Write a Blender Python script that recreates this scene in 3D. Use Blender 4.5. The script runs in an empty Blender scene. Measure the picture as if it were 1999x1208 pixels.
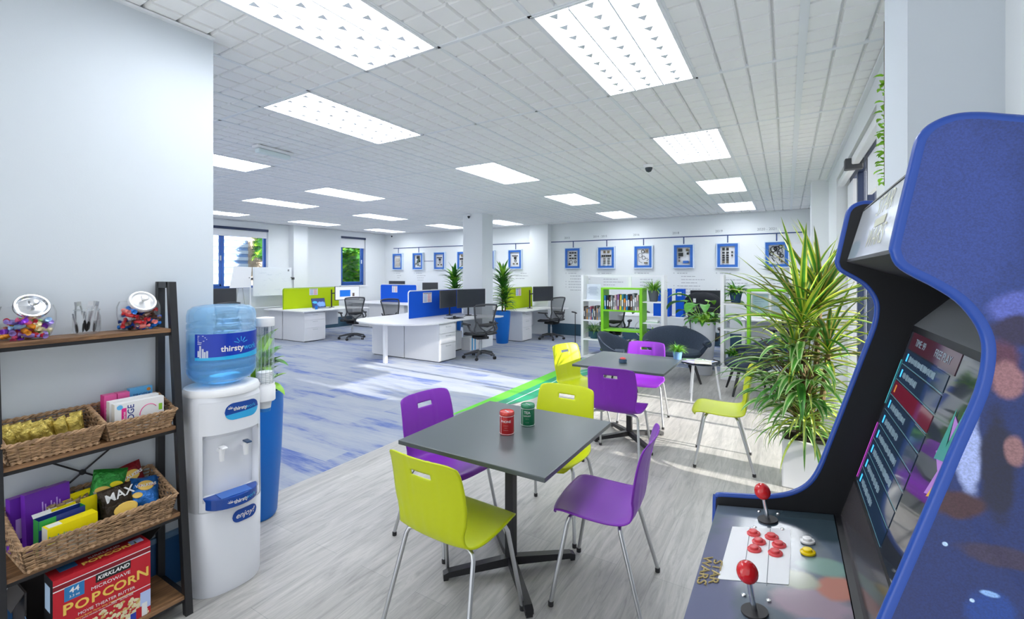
import bpy, math, random
from mathutils import Vector, Matrix, Euler
random.seed(7)
PI = math.pi
SC = bpy.context.scene
COL = SC.collection
CH = 2.9                      # ceiling height

# ------------------------------------------------------------------ helpers
def link(o, parent=None):
    COL.objects.link(o)
    if parent is not None: o.parent = parent
    return o

def tag(o, label, cat, group=None, kind=None):
    if label: o['label'] = label
    if cat: o['category'] = cat
    if group: o['group'] = group
    if kind: o['kind'] = kind
    return o

def thing(name, label, cat, loc=(0, 0, 0), rz=0.0, group=None):
    o = bpy.data.objects.new(name, None)
    o.empty_display_size = 0.1
    link(o)
    o.location = loc
    o.rotation_euler = (0, 0, rz)
    return tag(o, label, cat, group)

def dup(root, loc, rz=None, label=None, group=None, scale=None):
    r = root.copy(); link(r)
    r.location = loc
    if rz is not None: r.rotation_euler = (0, 0, rz)
    if scale is not None: r.scale = scale
    if label: r['label'] = label
    if group: r['group'] = group
    for ch in list(root.children):
        c = ch.copy(); COL.objects.link(c); c.parent = r
        for g in list(ch.children):
            d = g.copy(); COL.objects.link(d); d.parent = c
    return r

class MB:
    def __init__(s): s.v = []; s.f = []; s.m = []; s.mi = 0
    def mat(s, i): s.mi = i; return s
    def face(s, idx): s.f.append(tuple(idx)); s.m.append(s.mi)
    def poly(s, pts):
        b = len(s.v); s.v += [tuple(p) for p in pts]; s.face(range(b, b + len(pts))); return s
    def bx(s, x0, x1, y0, y1, z0, z1, M=None):
        b = len(s.v)
        p = [(x0, y0, z0), (x1, y0, z0), (x1, y1, z0), (x0, y1, z0), (x0, y0, z1), (x1, y0, z1), (x1, y1, z1), (x0, y1, z1)]
        if M is not None: p = [tuple(M @ Vector(q)) for q in p]
        s.v += p
        for q in ((0, 3, 2, 1), (4, 5, 6, 7), (0, 1, 5, 4), (1, 2, 6, 5), (2, 3, 7, 6), (3, 0, 4, 7)):
            s.face([b + i for i in q])
        return s
    def box(s, c, d, M=None):
        T = Matrix.Translation(c)
        if M is not None: T = T @ M.to_4x4()
        return s.bx(-d[0] / 2, d[0] / 2, -d[1] / 2, d[1] / 2, -d[2] / 2, d[2] / 2, T)
    def prism(s, poly, fn, a, b):
        """poly: list of 2d points; fn(p,q,t)->3d"""
        n = len(poly); base = len(s.v)
        s.v += [tuple(fn(p, q, a)) for p, q in poly] + [tuple(fn(p, q, b)) for p, q in poly]
        s.face(range(base, base + n)); s.face(range(base + 2 * n - 1, base + n - 1, -1))
        for i in range(n):
            j = (i + 1) % n
            s.face((base + i, base + n + i, base + n + j, base + j))
        return s
    def tube(s, pts, r, n=8, caps=True, closed=False):
        pts = [Vector(p) for p in pts]; N = len(pts)
        rr = r if isinstance(r, (list, tuple)) else [r] * N
        base = len(s.v); up = None
        for i in range(N):
            if closed: d = pts[(i + 1) % N] - pts[(i - 1) % N]
            else: d = pts[min(i + 1, N - 1)] - pts[max(i - 1, 0)]
            if d.length < 1e-9: d = Vector((0, 0, 1))
            d.normalize()
            if up is None:
                up = Vector((0, 0, 1)) if abs(d.z) < 0.9 else Vector((1, 0, 0))
            a = d.cross(up)
            if a.length < 1e-6: a = d.cross(Vector((0, 1, 0)))
            a.normalize(); b = a.cross(d).normalized(); up = b
            for k in range(n):
                t = 2 * PI * k / n
                s.v.append(tuple(pts[i] + a * math.cos(t) * rr[i] + b * math.sin(t) * rr[i]))
        M_ = N if closed else N - 1
        for i in range(M_):
            i2 = (i + 1) % N
            for k in range(n):
                k2 = (k + 1) % n
                s.face((base + i * n + k, base + i2 * n + k, base + i2 * n + k2, base + i * n + k2))
        if caps and not closed:
            s.face([base + k for k in range(n)]); s.face([base + (N - 1) * n + k for k in reversed(range(n))])
        return s
    def lathe(s, prof, n=24, c=(0, 0, 0), sx=1, sy=1, M=None, cap=True):
        base = len(s.v)
        for r, z in prof:
            for k in range(n):
                t = 2 * PI * k / n
                p = Vector((r * math.cos(t) * sx, r * math.sin(t) * sy, z))
                if M is not None: p = M @ p
                s.v.append((p.x + c[0], p.y + c[1], p.z + c[2]))
        for i in range(len(prof) - 1):
            for k in range(n):
                k2 = (k + 1) % n
                s.face((base + i * n + k, base + i * n + k2, base + (i + 1) * n + k2, base + (i + 1) * n + k))
        if cap:
            if prof[0][0] > 1e-5: s.face([base + k for k in reversed(range(n))])
            if prof[-1][0] > 1e-5: s.face([base + (len(prof) - 1) * n + k for k in range(n)])
        return s
    def grid(s, fn, nu, nv, skip=None):
        base = len(s.v)
        for j in range(nv + 1):
            for i in range(nu + 1): s.v.append(tuple(fn(i / nu, j / nv)))
        for j in range(nv):
            for i in range(nu):
                if skip and skip(i, j): continue
                a = base + j * (nu + 1) + i
                s.face((a, a + 1, a + nu + 2, a + nu + 1))
        return s
    def leaf(s, p, az, el, L, w, droop, n=7, fold=0.25, two=False, twist=0.0):
        """a curved blade; two=True puts slot 1 on the margins"""
        p = Vector(p); h = Vector((math.cos(az), math.sin(az), 0)); side = Vector((-math.sin(az), math.cos(az), 0))
        cols = 5 if two else 3
        base = len(s.v); pos = p.copy(); e = el
        for i in range(n + 1):
            t = i / n
            ww = w * (math.sin(PI * (0.12 + 0.88 * t) ** 0.75) ** 0.8 if t < 1 else 0.02)
            e = el - droop * t ** 1.5
            d = h * math.cos(e) + Vector((0, 0, 1)) * math.sin(e)
            nrm = (Vector((0, 0, 1)) * math.cos(e) - h * math.sin(e))
            sd = (side * math.cos(twist * t) + nrm * math.sin(twist * t))
            for k in range(cols):
                q = (k / (cols - 1) - 0.5) * 2
                s.v.append(tuple(pos + sd * q * ww * 0.5 + nrm * abs(q) * ww * fold))
            pos = pos + d * (L / n)
        mi = s.mi
        for i in range(n):
            for k in range(cols - 1):
                if two: s.mi = mi + (1 if k in (0, 3) else 0)
                a = base + i * cols + k
                s.face((a, a + 1, a + cols + 1, a + cols))
        s.mi = mi
        return s
    def build(s, name, mats, parent=None, smooth=False, bevel=None, loc=None, sharp=40, solid=None, sub=None, seg=2):
        me = bpy.data.meshes.new(name)
        me.from_pydata(s.v, [], s.f)
        if not isinstance(mats, (list, tuple)): mats = [mats]
        for m in mats: me.materials.append(m)
        me.polygons.foreach_set('material_index', [min(i, len(mats) - 1) for i in s.m])
        if smooth: me.polygons.foreach_set('use_smooth', [True] * len(me.polygons))
        me.update()
        o = bpy.data.objects.new(name, me); link(o, parent)
        if loc: o.location = loc
        if smooth and sharp:
            try: me.set_sharp_from_angle(angle=math.radians(sharp))
            except Exception: pass
        if solid:
            md = o.modifiers.new('solid', 'SOLIDIFY'); md.thickness = solid; md.offset = 0
        if bevel:
            md = o.modifiers.new('bevel', 'BEVEL'); md.width = bevel; md.segments = seg; md.limit_method = 'ANGLE'; md.angle_limit = math.radians(40)
        if sub:
            md = o.modifiers.new('sub', 'SUBSURF'); md.levels = sub; md.render_levels = sub
        return o

def text(name, body, size, M, mat, parent=None, ext=0.0006, align='CENTER', sx=1.0, off=0.0, shear=0.0, fill=True):
    """flat lettering as a mesh; M places it (x right, y up, z towards the reader)"""
    cu = bpy.data.curves.new(name, 'FONT'); cu.body = body; cu.size = size
    cu.align_x = align; cu.align_y = 'CENTER'; cu.extrude = ext; cu.offset = off; cu.shear = shear; cu.resolution_u = 3
    tmp = bpy.data.objects.new('tmp', cu); COL.objects.link(tmp)
    dg = bpy.context.evaluated_depsgraph_get(); dg.update()
    me = bpy.data.meshes.new_from_object(tmp.evaluated_get(dg))
    bpy.data.objects.remove(tmp, do_unlink=True)
    me.transform(M @ Matrix.Diagonal((sx, 1, 1, 1)))
    me.materials.clear(); me.materials.append(mat)
    o = bpy.data.objects.new(name, me)
    return link(o, parent)

def frame_matrix(o, x, y):
    """matrix with origin o, x axis x, y axis y"""
    x = Vector(x).normalized(); y = Vector(y).normalized(); z = x.cross(y).normalized(); y = z.cross(x)
    M = Matrix((x, y, z)).transposed().to_4x4(); M.translation = Vector(o)
    return M

# ------------------------------------------------------------------ materials
def nodes(m): m.use_nodes = True; return m.node_tree.nodes, m.node_tree.links

def mat(name, col, rough=0.5, metal=0.0, emis=None, es=1.0, trans=0.0, ior=1.45, var=0.0, vs=20.0, bump=0.0, bs=60.0, alpha=1.0, spec=None, coat=0.0, stretch=None, sheen=0.0):
    m = bpy.data.materials.new(name); N, L = nodes(m)
    b = N['Principled BSDF']
    b.inputs['Base Color'].default_value = (*col, 1)
    b.inputs['Roughness'].default_value = rough; b.inputs['Metallic'].default_value = metal
    b.inputs['IOR'].default_value = ior; b.inputs['Transmission Weight'].default_value = trans
    b.inputs['Alpha'].default_value = alpha; b.inputs['Coat Weight'].default_value = coat
    if spec is not None: b.inputs['Specular IOR Level'].default_value = spec
    if sheen: b.inputs['Sheen Weight'].default_value = sheen
    if emis: b.inputs['Emission Color'].default_value = (*emis, 1); b.inputs['Emission Strength'].default_value = es
    if var or bump:
        tc = N.new('ShaderNodeTexCoord'); vec = tc.outputs['Object']
        if stretch:
            mp = N.new('ShaderNodeMapping'); mp.inputs['Scale'].default_value = stretch; L.new(vec, mp.inputs['Vector']); vec = mp.outputs['Vector']
    if var:
        nz = N.new('ShaderNodeTexNoise'); nz.inputs['Scale'].default_value = vs; nz.inputs['Detail'].default_value = 4; L.new(vec, nz.inputs['Vector'])
        mr = N.new('ShaderNodeMapRange'); mr.inputs[1].default_value = 0.3; mr.inputs[2].default_value = 0.7; mr.inputs[3].default_value = 1 - var; mr.inputs[4].default_value = 1 + var
        L.new(nz.outputs['Fac'], mr.inputs[0])
        mx = N.new('ShaderNodeVectorMath'); mx.operation = 'SCALE'; mx.inputs[0].default_value = col; L.new(mr.outputs[0], mx.inputs['Scale'])
        L.new(mx.outputs[0], b.inputs['Base Color'])
    if bump:
        nb = N.new('ShaderNodeTexNoise'); nb.inputs['Scale'].default_value = bs; nb.inputs['Detail'].default_value = 3; L.new(vec, nb.inputs['Vector'])
        bp = N.new('ShaderNodeBump'); bp.inputs['Strength'].default_value = bump; bp.inputs['Distance'].default_value = 0.01
        L.new(nb.outputs['Fac'], bp.inputs['Height']); L.new(bp.outputs[0], b.inputs['Normal'])
    return m

def ramp(N, pts):
    r = N.new('ShaderNodeValToRGB')
    while len(r.color_ramp.elements) < len(pts): r.color_ramp.elements.new(0.5)
    for e, (p, c) in zip(r.color_ramp.elements, pts): e.position = p; e.color = (*c, 1)
    return r

def carpet_mat():
    m = bpy.data.materials.new('carpet'); N, L = nodes(m); b = N['Principled BSDF']; b.inputs['Roughness'].default_value = 0.95
    b.inputs['Specular IOR Level'].default_value = 0.1
    g = N.new('ShaderNodeNewGeometry')
    br = N.new('ShaderNodeTexBrick'); br.inputs['Scale'].default_value = 1.0; br.inputs['Brick Width'].default_value = 1.0; br.inputs['Row Height'].default_value = 0.25
    br.inputs['Mortar Size'].default_value = 0.0; br.offset = 0.37
    br.inputs['Color1'].default_value = (0, 0, 0, 1); br.inputs['Color2'].default_value = (1, 1, 1, 1); br.inputs['Bias'].default_value = -0.1
    L.new(g.outputs['Position'], br.inputs['Vector'])
    mp = N.new('ShaderNodeMapping'); mp.inputs['Scale'].default_value = (0.9, 5.0, 1); L.new(g.outputs['Position'], mp.inputs['Vector'])
    n1 = N.new('ShaderNodeTexNoise'); n1.inputs['Scale'].default_value = 1.1; n1.inputs['Detail'].default_value = 6; n1.inputs['Roughness'].default_value = 0.65; L.new(mp.outputs[0], n1.inputs['Vector'])
    mp2 = N.new('ShaderNodeMapping'); mp2.inputs['Scale'].default_value = (3, 60.0, 1); L.new(g.outputs['Position'], mp2.inputs['Vector'])
    n2 = N.new('ShaderNodeTexNoise'); n2.inputs['Scale'].default_value = 1.5; n2.inputs['Detail'].default_value = 4; L.new(mp2.outputs[0], n2.inputs['Vector'])
    a = N.new('ShaderNodeMath'); a.operation = 'MULTIPLY_ADD'; L.new(br.outputs['Color'], a.inputs[0]); a.inputs[1].default_value = 0.22; L.new(n1.outputs['Fac'], a.inputs[2])
    a2 = N.new('ShaderNodeMath'); a2.operation = 'MULTIPLY_ADD'; L.new(n2.outputs['Fac'], a2.inputs[0]); a2.inputs[1].default_value = 0.3; L.new(a.outputs[0], a2.inputs[2])
    r = ramp(N, [(0.62, (0.37, 0.40, 0.46)), (0.82, (0.30, 0.34, 0.44)), (0.92, (0.16, 0.21, 0.42)), (1.0, (0.09, 0.14, 0.37))])
    L.new(a2.outputs[0], r.inputs[0]); L.new(r.outputs[0], b.inputs['Base Color'])
    n3 = N.new('ShaderNodeTexNoise'); n3.inputs['Scale'].default_value = 400; L.new(g.outputs['Position'], n3.inputs['Vector'])
    bp = N.new('ShaderNodeBump'); bp.inputs['Strength'].default_value = 0.4; bp.inputs['Distance'].default_value = 0.004; L.new(n3.outputs['Fac'], bp.inputs['Height']); L.new(bp.outputs[0], b.inputs['Normal'])
    return m

def vinyl_mat():
    m = bpy.data.materials.new('vinyl_planks'); N, L = nodes(m); b = N['Principled BSDF']; b.inputs['Roughness'].default_value = 0.38
    g = N.new('ShaderNodeNewGeometry')
    mp0 = N.new('ShaderNodeMapping'); mp0.inputs['Rotation'].default_value = (0, 0, PI / 2); L.new(g.outputs['Position'], mp0.inputs['Vector'])
    br = N.new('ShaderNodeTexBrick'); br.inputs['Scale'].default_value = 1.0; br.inputs['Brick Width'].default_value = 1.22; br.inputs['Row Height'].default_value = 0.2
    br.inputs['Mortar Size'].default_value = 0.0012; br.inputs['Mortar'].default_value = (0.28, 0.28, 0.28, 1); br.offset = 0.4
    br.inputs['Color1'].default_value = (0.38, 0.37, 0.355, 1); br.inputs['Color2'].default_value = (0.45, 0.44, 0.425, 1)
    L.new(mp0.outputs[0], br.inputs['Vector'])
    mp = N.new('ShaderNodeMapping'); mp.inputs['Scale'].default_value = (16, 1.6, 1); L.new(g.outputs['Position'], mp.inputs['Vector'])
    n1 = N.new('ShaderNodeTexNoise'); n1.inputs['Scale'].default_value = 1.4; n1.inputs['Detail'].default_value = 8; n1.inputs['Roughness'].default_value = 0.7; n1.inputs['Distortion'].default_value = 1.2; L.new(mp.outputs[0], n1.inputs['Vector'])
    r = ramp(N, [(0.32, (0.66, 0.66, 0.66)), (0.5, (0.95, 0.95, 0.95)), (0.7, (1.22, 1.21, 1.2))]); L.new(n1.outputs['Fac'], r.inputs[0])
    mx = N.new('ShaderNodeVectorMath'); mx.operation = 'MULTIPLY'; L.new(br.outputs['Color'], mx.inputs[0]); L.new(r.outputs[0], mx.inputs[1]); L.new(mx.outputs[0], b.inputs['Base Color'])
    return m

def wood_mat(name, c1, c2, axis=1, sc=1.0):
    m = bpy.data.materials.new(name); N, L = nodes(m); b = N['Principled BSDF']; b.inputs['Roughness'].default_value = 0.5
    tc = N.new('ShaderNodeTexCoord'); mp = N.new('ShaderNodeMapping'); s = [22 * sc, 22 * sc, 22 * sc]; s[axis] = 2.0 * sc; mp.inputs['Scale'].default_value = s
    L.new(tc.outputs['Object'], mp.inputs['Vector'])
    n = N.new('ShaderNodeTexNoise'); n.inputs['Scale'].default_value = 2.0; n.inputs['Detail'].default_value = 8; n.inputs['Roughness'].default_value = 0.7; n.inputs['Distortion'].default_value = 0.8; L.new(mp.outputs[0], n.inputs['Vector'])
    r = ramp(N, [(0.35, c1), (0.62, c2)]); L.new(n.outputs['Fac'], r.inputs[0]); L.new(r.outputs[0], b.inputs['Base Color'])
    return m

def blobs_mat(name, base, blobs, rough=0.35, es=0.0, noise=0.5, ns=8.0, grain=0.0, coat=0.0):
    """soft colour fields printed on a surface: blobs = [(centre, radii, colour)] in object space"""
    m = bpy.data.materials.new(name); N, L = nodes(m); b = N['Principled BSDF']; b.inputs['Roughness'].default_value = rough; b.inputs['Coat Weight'].default_value = coat
    tc = N.new('ShaderNodeTexCoord')
    nz = N.new('ShaderNodeTexNoise'); nz.inputs['Scale'].default_value = ns; nz.inputs['Detail'].default_value = 5; L.new(tc.outputs['Object'], nz.inputs['Vector'])
    cur = None
    for c, rad, col in blobs:
        sub = N.new('ShaderNodeVectorMath'); sub.operation = 'SUBTRACT'; L.new(tc.outputs['Object'], sub.inputs[0]); sub.inputs[1].default_value = c
        mul = N.new('ShaderNodeVectorMath'); mul.operation = 'MULTIPLY'; L.new(sub.outputs[0], mul.inputs[0]); mul.inputs[1].default_value = [1 / max(r, 1e-4) for r in rad]
        ln = N.new('ShaderNodeVectorMath'); ln.operation = 'LENGTH'; L.new(mul.outputs[0], ln.inputs[0])
        ad = N.new('ShaderNodeMath'); ad.operation = 'MULTIPLY_ADD'; L.new(nz.outputs['Fac'], ad.inputs[0]); ad.inputs[1].default_value = noise * 2; L.new(ln.outputs['Value'], ad.inputs[2])
        mr = N.new('ShaderNodeMapRange'); mr.interpolation_type = 'SMOOTHSTEP'; L.new(ad.outputs[0], mr.inputs[0]); mr.inputs[1].default_value = 0.75 + noise; mr.inputs[2].default_value = 1.25 + noise; mr.inputs[3].default_value = 1; mr.inputs[4].default_value = 0
        mix = N.new('ShaderNodeMix'); mix.data_type = 'RGBA'; L.new(mr.outputs[0], mix.inputs['Factor'])
        if cur is None: mix.inputs['A'].default_value = (*base, 1)
        else: L.new(cur, mix.inputs['A'])
        mix.inputs['B'].default_value = (*col, 1); cur = mix.outputs['Result']
    if grain:
        g = N.new('ShaderNodeTexNoise'); g.inputs['Scale'].default_value = 600; L.new(tc.outputs['Object'], g.inputs['Vector'])
        mr = N.new('ShaderNodeMapRange'); L.new(g.outputs['Fac'], mr.inputs[0]); mr.inputs[1].default_value = 0.3; mr.inputs[2].default_value = 0.7; mr.inputs[3].default_value = 1 - grain; mr.inputs[4].default_value = 1 + grain
        sc = N.new('ShaderNodeVectorMath'); sc.operation = 'SCALE'; L.new(cur, sc.inputs[0]); L.new(mr.outputs[0], sc.inputs['Scale']); cur = sc.outputs[0]
    L.new(cur, b.inputs['Base Color'])
    if es: L.new(cur, b.inputs['Emission Color']); b.inputs['Emission Strength'].default_value = es
    return m

M = {}
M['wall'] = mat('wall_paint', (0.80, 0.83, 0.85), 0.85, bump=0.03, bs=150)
M['wall_cool_shaded'] = mat('wall_paint_cool_shaded', (0.60, 0.65, 0.70), 0.85, bump=0.03, bs=150)  # cooler, darker copy of the wall paint with shade in its colour
M['ceil'] = mat('ceiling_tile', (0.90, 0.905, 0.915), 0.95, bump=0.12, bs=500)
M['ceil_shade'] = mat('ceiling_groove_shade', (0.68, 0.70, 0.73), 0.95)  # groove shadow put into the colour, darker than the tile faces
M['tbar'] = mat('ceiling_grid_bar', (0.80, 0.83, 0.87), 0.6)
M['white'] = mat('white_laminate', (0.82, 0.82, 0.84), 0.4)
M['white2'] = mat('white_paint_gloss', (0.86, 0.87, 0.9), 0.3)
M['cabgrey'] = mat('cabinet_white', (0.74, 0.75, 0.78), 0.45)
M['skirt'] = mat('skirting_teal', (0.035, 0.085, 0.14), 0.45)
M['skirt_top'] = mat('skirting_top', (0.12, 0.19, 0.24), 0.5)
M['win_blue'] = mat('window_frame_blue', (0.03, 0.11, 0.42), 0.35)
M['win_dark'] = mat('window_frame_dark', (0.02, 0.035, 0.09), 0.4)
M['glass'] = mat('window_glass', (1, 1, 1), 0.0, trans=1.0, ior=1.02, alpha=0.15)
M['black'] = mat('black_metal', (0.015, 0.015, 0.018), 0.4)
M['blackmatt'] = mat('black_plastic', (0.02, 0.02, 0.023), 0.6)
M['dark'] = mat('dark_grey_plastic', (0.045, 0.048, 0.055), 0.5)
M['screen'] = mat('monitor_screen', (0.022, 0.026, 0.034), 0.35)
M['chrome'] = mat('chrome', (0.75, 0.76, 0.78), 0.18, 1.0)
M['steel'] = mat('brushed_steel', (0.55, 0.56, 0.58), 0.35, 1.0)
M['yellow'] = mat('chair_lime_plastic', (0.52, 0.60, 0.0), 0.42)
M['purple'] = mat('chair_purple_plastic', (0.20, 0.02, 0.42), 0.38)
M['top'] = mat('table_top_graphite', (0.07, 0.085, 0.092), 0.30)
M['carpet'] = carpet_mat()
M['vinyl'] = vinyl_mat()
M['green'] = mat('lime_felt', (0.50, 0.68, 0.0), 0.9)
M['greenframe'] = mat('lime_lacquer', (0.22, 0.62, 0.01), 0.4)
M['bluefelt'] = mat('blue_felt', (0.0, 0.09, 0.66), 0.9)
M['bluepot'] = mat('blue_planter', (0.0, 0.14, 0.56), 0.4)
M['felt'] = mat('armchair_wool', (0.028, 0.042, 0.07), 0.95, var=0.25, vs=120, bump=0.4, bs=300)
M['soil'] = mat('soil', (0.025, 0.018, 0.012), 1.0, bump=0.8, bs=80)
M['leaf'] = mat('leaf_green', (0.06, 0.26, 0.025), 0.42, var=0.35, vs=9)
M['leaf_light'] = mat('leaf_light_green', (0.24, 0.52, 0.035), 0.42, var=0.3, vs=9)
M['leaf_dark'] = mat('leaf_dark_green', (0.03, 0.15, 0.02), 0.4, var=0.3, vs=9)
M['leaf_yellow'] = mat('leaf_yellow_stripe', (0.55, 0.62, 0.07), 0.45, var=0.2, vs=9)
M['leaf_pale'] = mat('leaf_pale_stripe', (0.38, 0.55, 0.22), 0.45, var=0.25, vs=9)
M['leaf_red'] = mat('leaf_reddish_margin', (0.30, 0.26, 0.06), 0.45, var=0.25, vs=9)
M['stem'] = mat('plant_stem', (0.16, 0.11, 0.05), 0.8, bump=0.5, bs=40)
M['wood'] = wood_mat('shelf_oak', (0.075, 0.033, 0.013), (0.29, 0.15, 0.066))
M['wicker'] = mat('wicker', (0.36, 0.22, 0.12), 0.65, var=0.45, vs=35, bump=0.4, bs=90)
M['wicker_dark'] = mat('wicker_dark', (0.15, 0.085, 0.045), 0.75, var=0.45, vs=35)
M['light'] = mat('light_tube_glow', (1, 1, 1), 0.5, emis=(0.97, 0.985, 1.0), es=9.0)
M['louvre'] = mat('light_louvre', (0.74, 0.80, 0.88), 0.3)
M['paper'] = mat('paper', (0.86, 0.87, 0.9), 0.7)
M['wb'] = mat('whiteboard', (0.78, 0.82, 0.87), 0.2)
M['ink'] = mat('grey_ink', (0.22, 0.24, 0.27), 0.8)
M['navy'] = mat('navy_rail', (0.025, 0.06, 0.19), 0.5)
M['frame'] = mat('frame_pale_aluminium', (0.62, 0.73, 0.86), 0.35, 0.3)
M['matblue'] = mat('picture_mount_blue', (0.03, 0.14, 0.52), 0.7)
M['red'] = mat('gloss_red', (0.62, 0.01, 0.015), 0.15, coat=0.5)
M['redbtn'] = mat('button_red', (0.72, 0.07, 0.08), 0.35)
M['yellowbtn'] = mat('button_yellow', (0.85, 0.62, 0.0), 0.3)
M['orange'] = mat('orange', (0.7, 0.25, 0.03), 0.6)
# ------------------------------------------------------------------ setting
def struct(o, label=None):
    o['kind'] = 'structure'
    return o
WL, WB, WR, WP = -11.55, 10.9, 0.5, -2.72     # window wall, back wall, right wall, partition
struct(MB().bx(-3.2, 0.95, -2.0, 8.15, -0.05, 0.0).build('floor', M['vinyl']))
f = MB().bx(-11.8, -3.2, -2.0, 11.0, -0.05, 0.0).bx(-3.2, 0.95, 8.15, 11.0, -0.05, 0.0); struct(f.build('floor', M['carpet']))
# green swoosh strip inlaid along the join
g1 = mat('strip_lime', (0.12, 0.62, 0.02), 0.35); g2 = mat('strip_green', (0.0, 0.30, 0.14), 0.35); g3 = mat('strip_white', (0.7, 0.9, 0.8), 0.35)
s = MB(); N_ = 30
def swoosh(u0f, u1f, z, mi, v0=4.2, v1=8.1):
    s.mat(mi)
    for i in range(N_):
        a = v0 + (v1 - v0) * i / N_; b = v0 + (v1 - v0) * (i + 1) / N_
        s.poly([(u0f(a), a, z), (u1f(a), a, z), (u1f(b), b, z), (u0f(b), b, z)])
w_ = lambda a: max(0.0, min(1.0, (a - 4.2) / 0.9))
tail = lambda v: 0.30 * max(0, v - 6.4) ** 1.4
swoosh(lambda v: -3.26, lambda v: -3.22 + 0.2 * w_(v), 0.003, 0, 3.9)
swoosh(lambda v: -3.07 + tail(v), lambda v: -3.07 + 0.30 * w_(v) + tail(v), 0.004, 1)
swoosh(lambda v: -2.95 + tail(v), lambda v: -2.935 + tail(v), 0.005, 2, 4.6, 7.8)
struct(s.build('trim_1', [g1, g2, g3]))

def wall(name, *boxes, m='wall'):
    b = MB()
    for q in boxes: b.bx(*q[:5], CH + .03 if q[5] == CH else q[5])
    return struct(b.build(name, M[m]))
wall('wall_left', (WP - 0.12, WP, -1.6, 1.303, 0, CH), m='wall_cool_shaded')
b = MB().bx(WP, WP + 0.014, -1.6, 1.30, 0, 0.25).mat(1).bx(WP, WP + 0.02, -1.6, 1.30, 0.25, 0.275); struct(b.build('baseboard_left', [mat('skirting_blue', (0.02, 0.09, 0.24), 0.4), mat('skirting_blue_top', (0.12, 0.22, 0.36), 0.4)]))
# window wall
w1 = (4.55, 6.86, 1.24, 2.74); w2 = (9.12, 10.06, 1.24, 2.74); X0 = WL - 0.25
wall('wall_window', (X0, WL, -1.6, w1[0], 0, CH), (X0, WL, w1[0], w1[1], 0, w1[2]), (X0, WL, w1[0], w1[1], w1[3], CH),
     (X0, WL, w1[1], w2[0], 0, CH), (X0, WL, w2[0], w2[1], 0, w2[2]), (X0, WL, w2[0], w2[1], w2[3], CH), (X0, WL, w2[1], WB, 0, CH))
wall('wall_pilaster', (WL, WL + 0.22, 7.43, 7.85, 0, CH), (-5.9, -5.36, WB - 0.2, WB, 0, CH), (0.3, WR, 7.66, 8.05, 0, CH))
wall('wall_pillar', (0.3, WR, 1.72, 2.08, 0, CH), m='wall_cool_shaded')  # same paint as the other walls; its shade is put into the colour
wall('wall_back', (X0, 0.9, WB, WB + 0.2, 0, CH))
wall('wall_column', (-6.16, -5.95, 8.10, 8.42, 0, CH), (-5.95, -5.6, 8.04, 8.45, 0, CH))
# right wall with a tall window opening
rw = (3.75, 6.5, 0.12, 2.70)
wall('wall_right', (WR, WR + 0.28, -0.2, rw[0], 0, CH), (WR, WR + 0.28, rw[0], rw[1], 0, rw[2]), (WR, WR + 0.28, rw[0], rw[1], rw[3], CH), (WR, WR + 0.28, rw[1], WB, 0, CH))
b = MB().bx(-11.33, -5.9, WB - 0.02, WB, 0, 0.3).bx(-5.36, 0.3, WB - 0.02, WB, 0, 0.3).bx(-5.36, -5.34, WB - 0.2, WB, 0, 0.3)
struct(b.build('baseboard_back', M['skirt']))
struct(MB().bx(WL, WL + 0.02, -1.5, 7.43, 0, 0.3).bx(WL, WL + 0.02, 7.85, WB, 0, 0.3).build('baseboard_window', M['skirt']))
# pale door panel at the far right of the back wall
d = struct(MB().bx(0.08, 0.3, WB - 0.045, WB - 0.005, 0.0, 2.2).build('door_1', M['white2']))
fr = MB().bx(0.04, 0.08, WB - 0.05, WB, 0, 2.24).bx(0.08, 0.3, WB - 0.05, WB, 2.2, 2.24).build('door_frame', M['white'], d)

def window(name, v0, v1, z0, z1, u, mull, dirn, blind=0.22, fm='win_blue', opener=None):
    """window in a wall of constant x; dirn=+1 faces +x"""
    o = bpy.data.objects.new(name, None); link(o); o.location = (u, v0, z0); o['kind'] = 'structure'
    W, H = v1 - v0, z1 - z0; t = 0.06
    b = MB().bx(-.035, .035, 0, W, 0, t).bx(-.035, .035, 0, W, H - t, H).bx(-.035, .035, 0, t, t, H - t).bx(-.035, .035, W - t, W, t, H - t)
    for m_ in mull: b.bx(-.035, .035, m_ - v0 - t / 2, m_ - v0 + t / 2, t, H - t)
    b.build('window_frame', M[fm], o, bevel=0.005)
    MB().bx(-.003, .003, t, W - t, t, H - t).build('window_pane', M['glass'], o)
    if opener:
        a, c = opener; q = MB(); x = .045 * dirn; tt = .05
        lo, hi = min(x, 0), max(x, 0)
        q.bx(lo, hi, a - v0, a - v0 + tt, t, H - t).bx(lo, hi, c - v0 - tt, c - v0, t, H - t).bx(lo, hi, a - v0, c - v0, t, t + tt).bx(lo, hi, a - v0, c - v0, H - t - tt, H - t)
        q.build('window_sash', M[fm], o, bevel=0.005)
        MB().bx(x, x + .03 * dirn, c - v0 - .04, c - v0 - .015, H * .45, H * .45 + .12).build('window_handle', M['steel'], o)
    if blind:
        x = .1 * dirn
        MB().bx(min(x, x + .05 * dirn), max(x, x + .05 * dirn), .0, W, H - .06, H).build('blind_headrail', M['win_dark'], o)
        q = MB().bx(x - .001, x + .001, .02, W - .02, H - blind, H - .06).tube([(x, .02, H - blind), (x, W - .02, H - blind)], .009, 8)
        q.build('roller_blind', M['paper'], o)
    return o
window('window_1', w1[0], w1[1], w1[2], w1[3], WL - .14, [5.80], 1, opener=(4.65, 5.76))
window('window_2', w2[0], w2[1], w2[2], w2[3], WL - .14, [], 1, blind=.33, opener=(9.2, 9.99))
struct(MB().bx(WL - .14, WL + .05, w1[0] - .05, w1[1] + .05, w1[2] - .035, w1[2]).build('trim_2', M['white2']))
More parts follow.
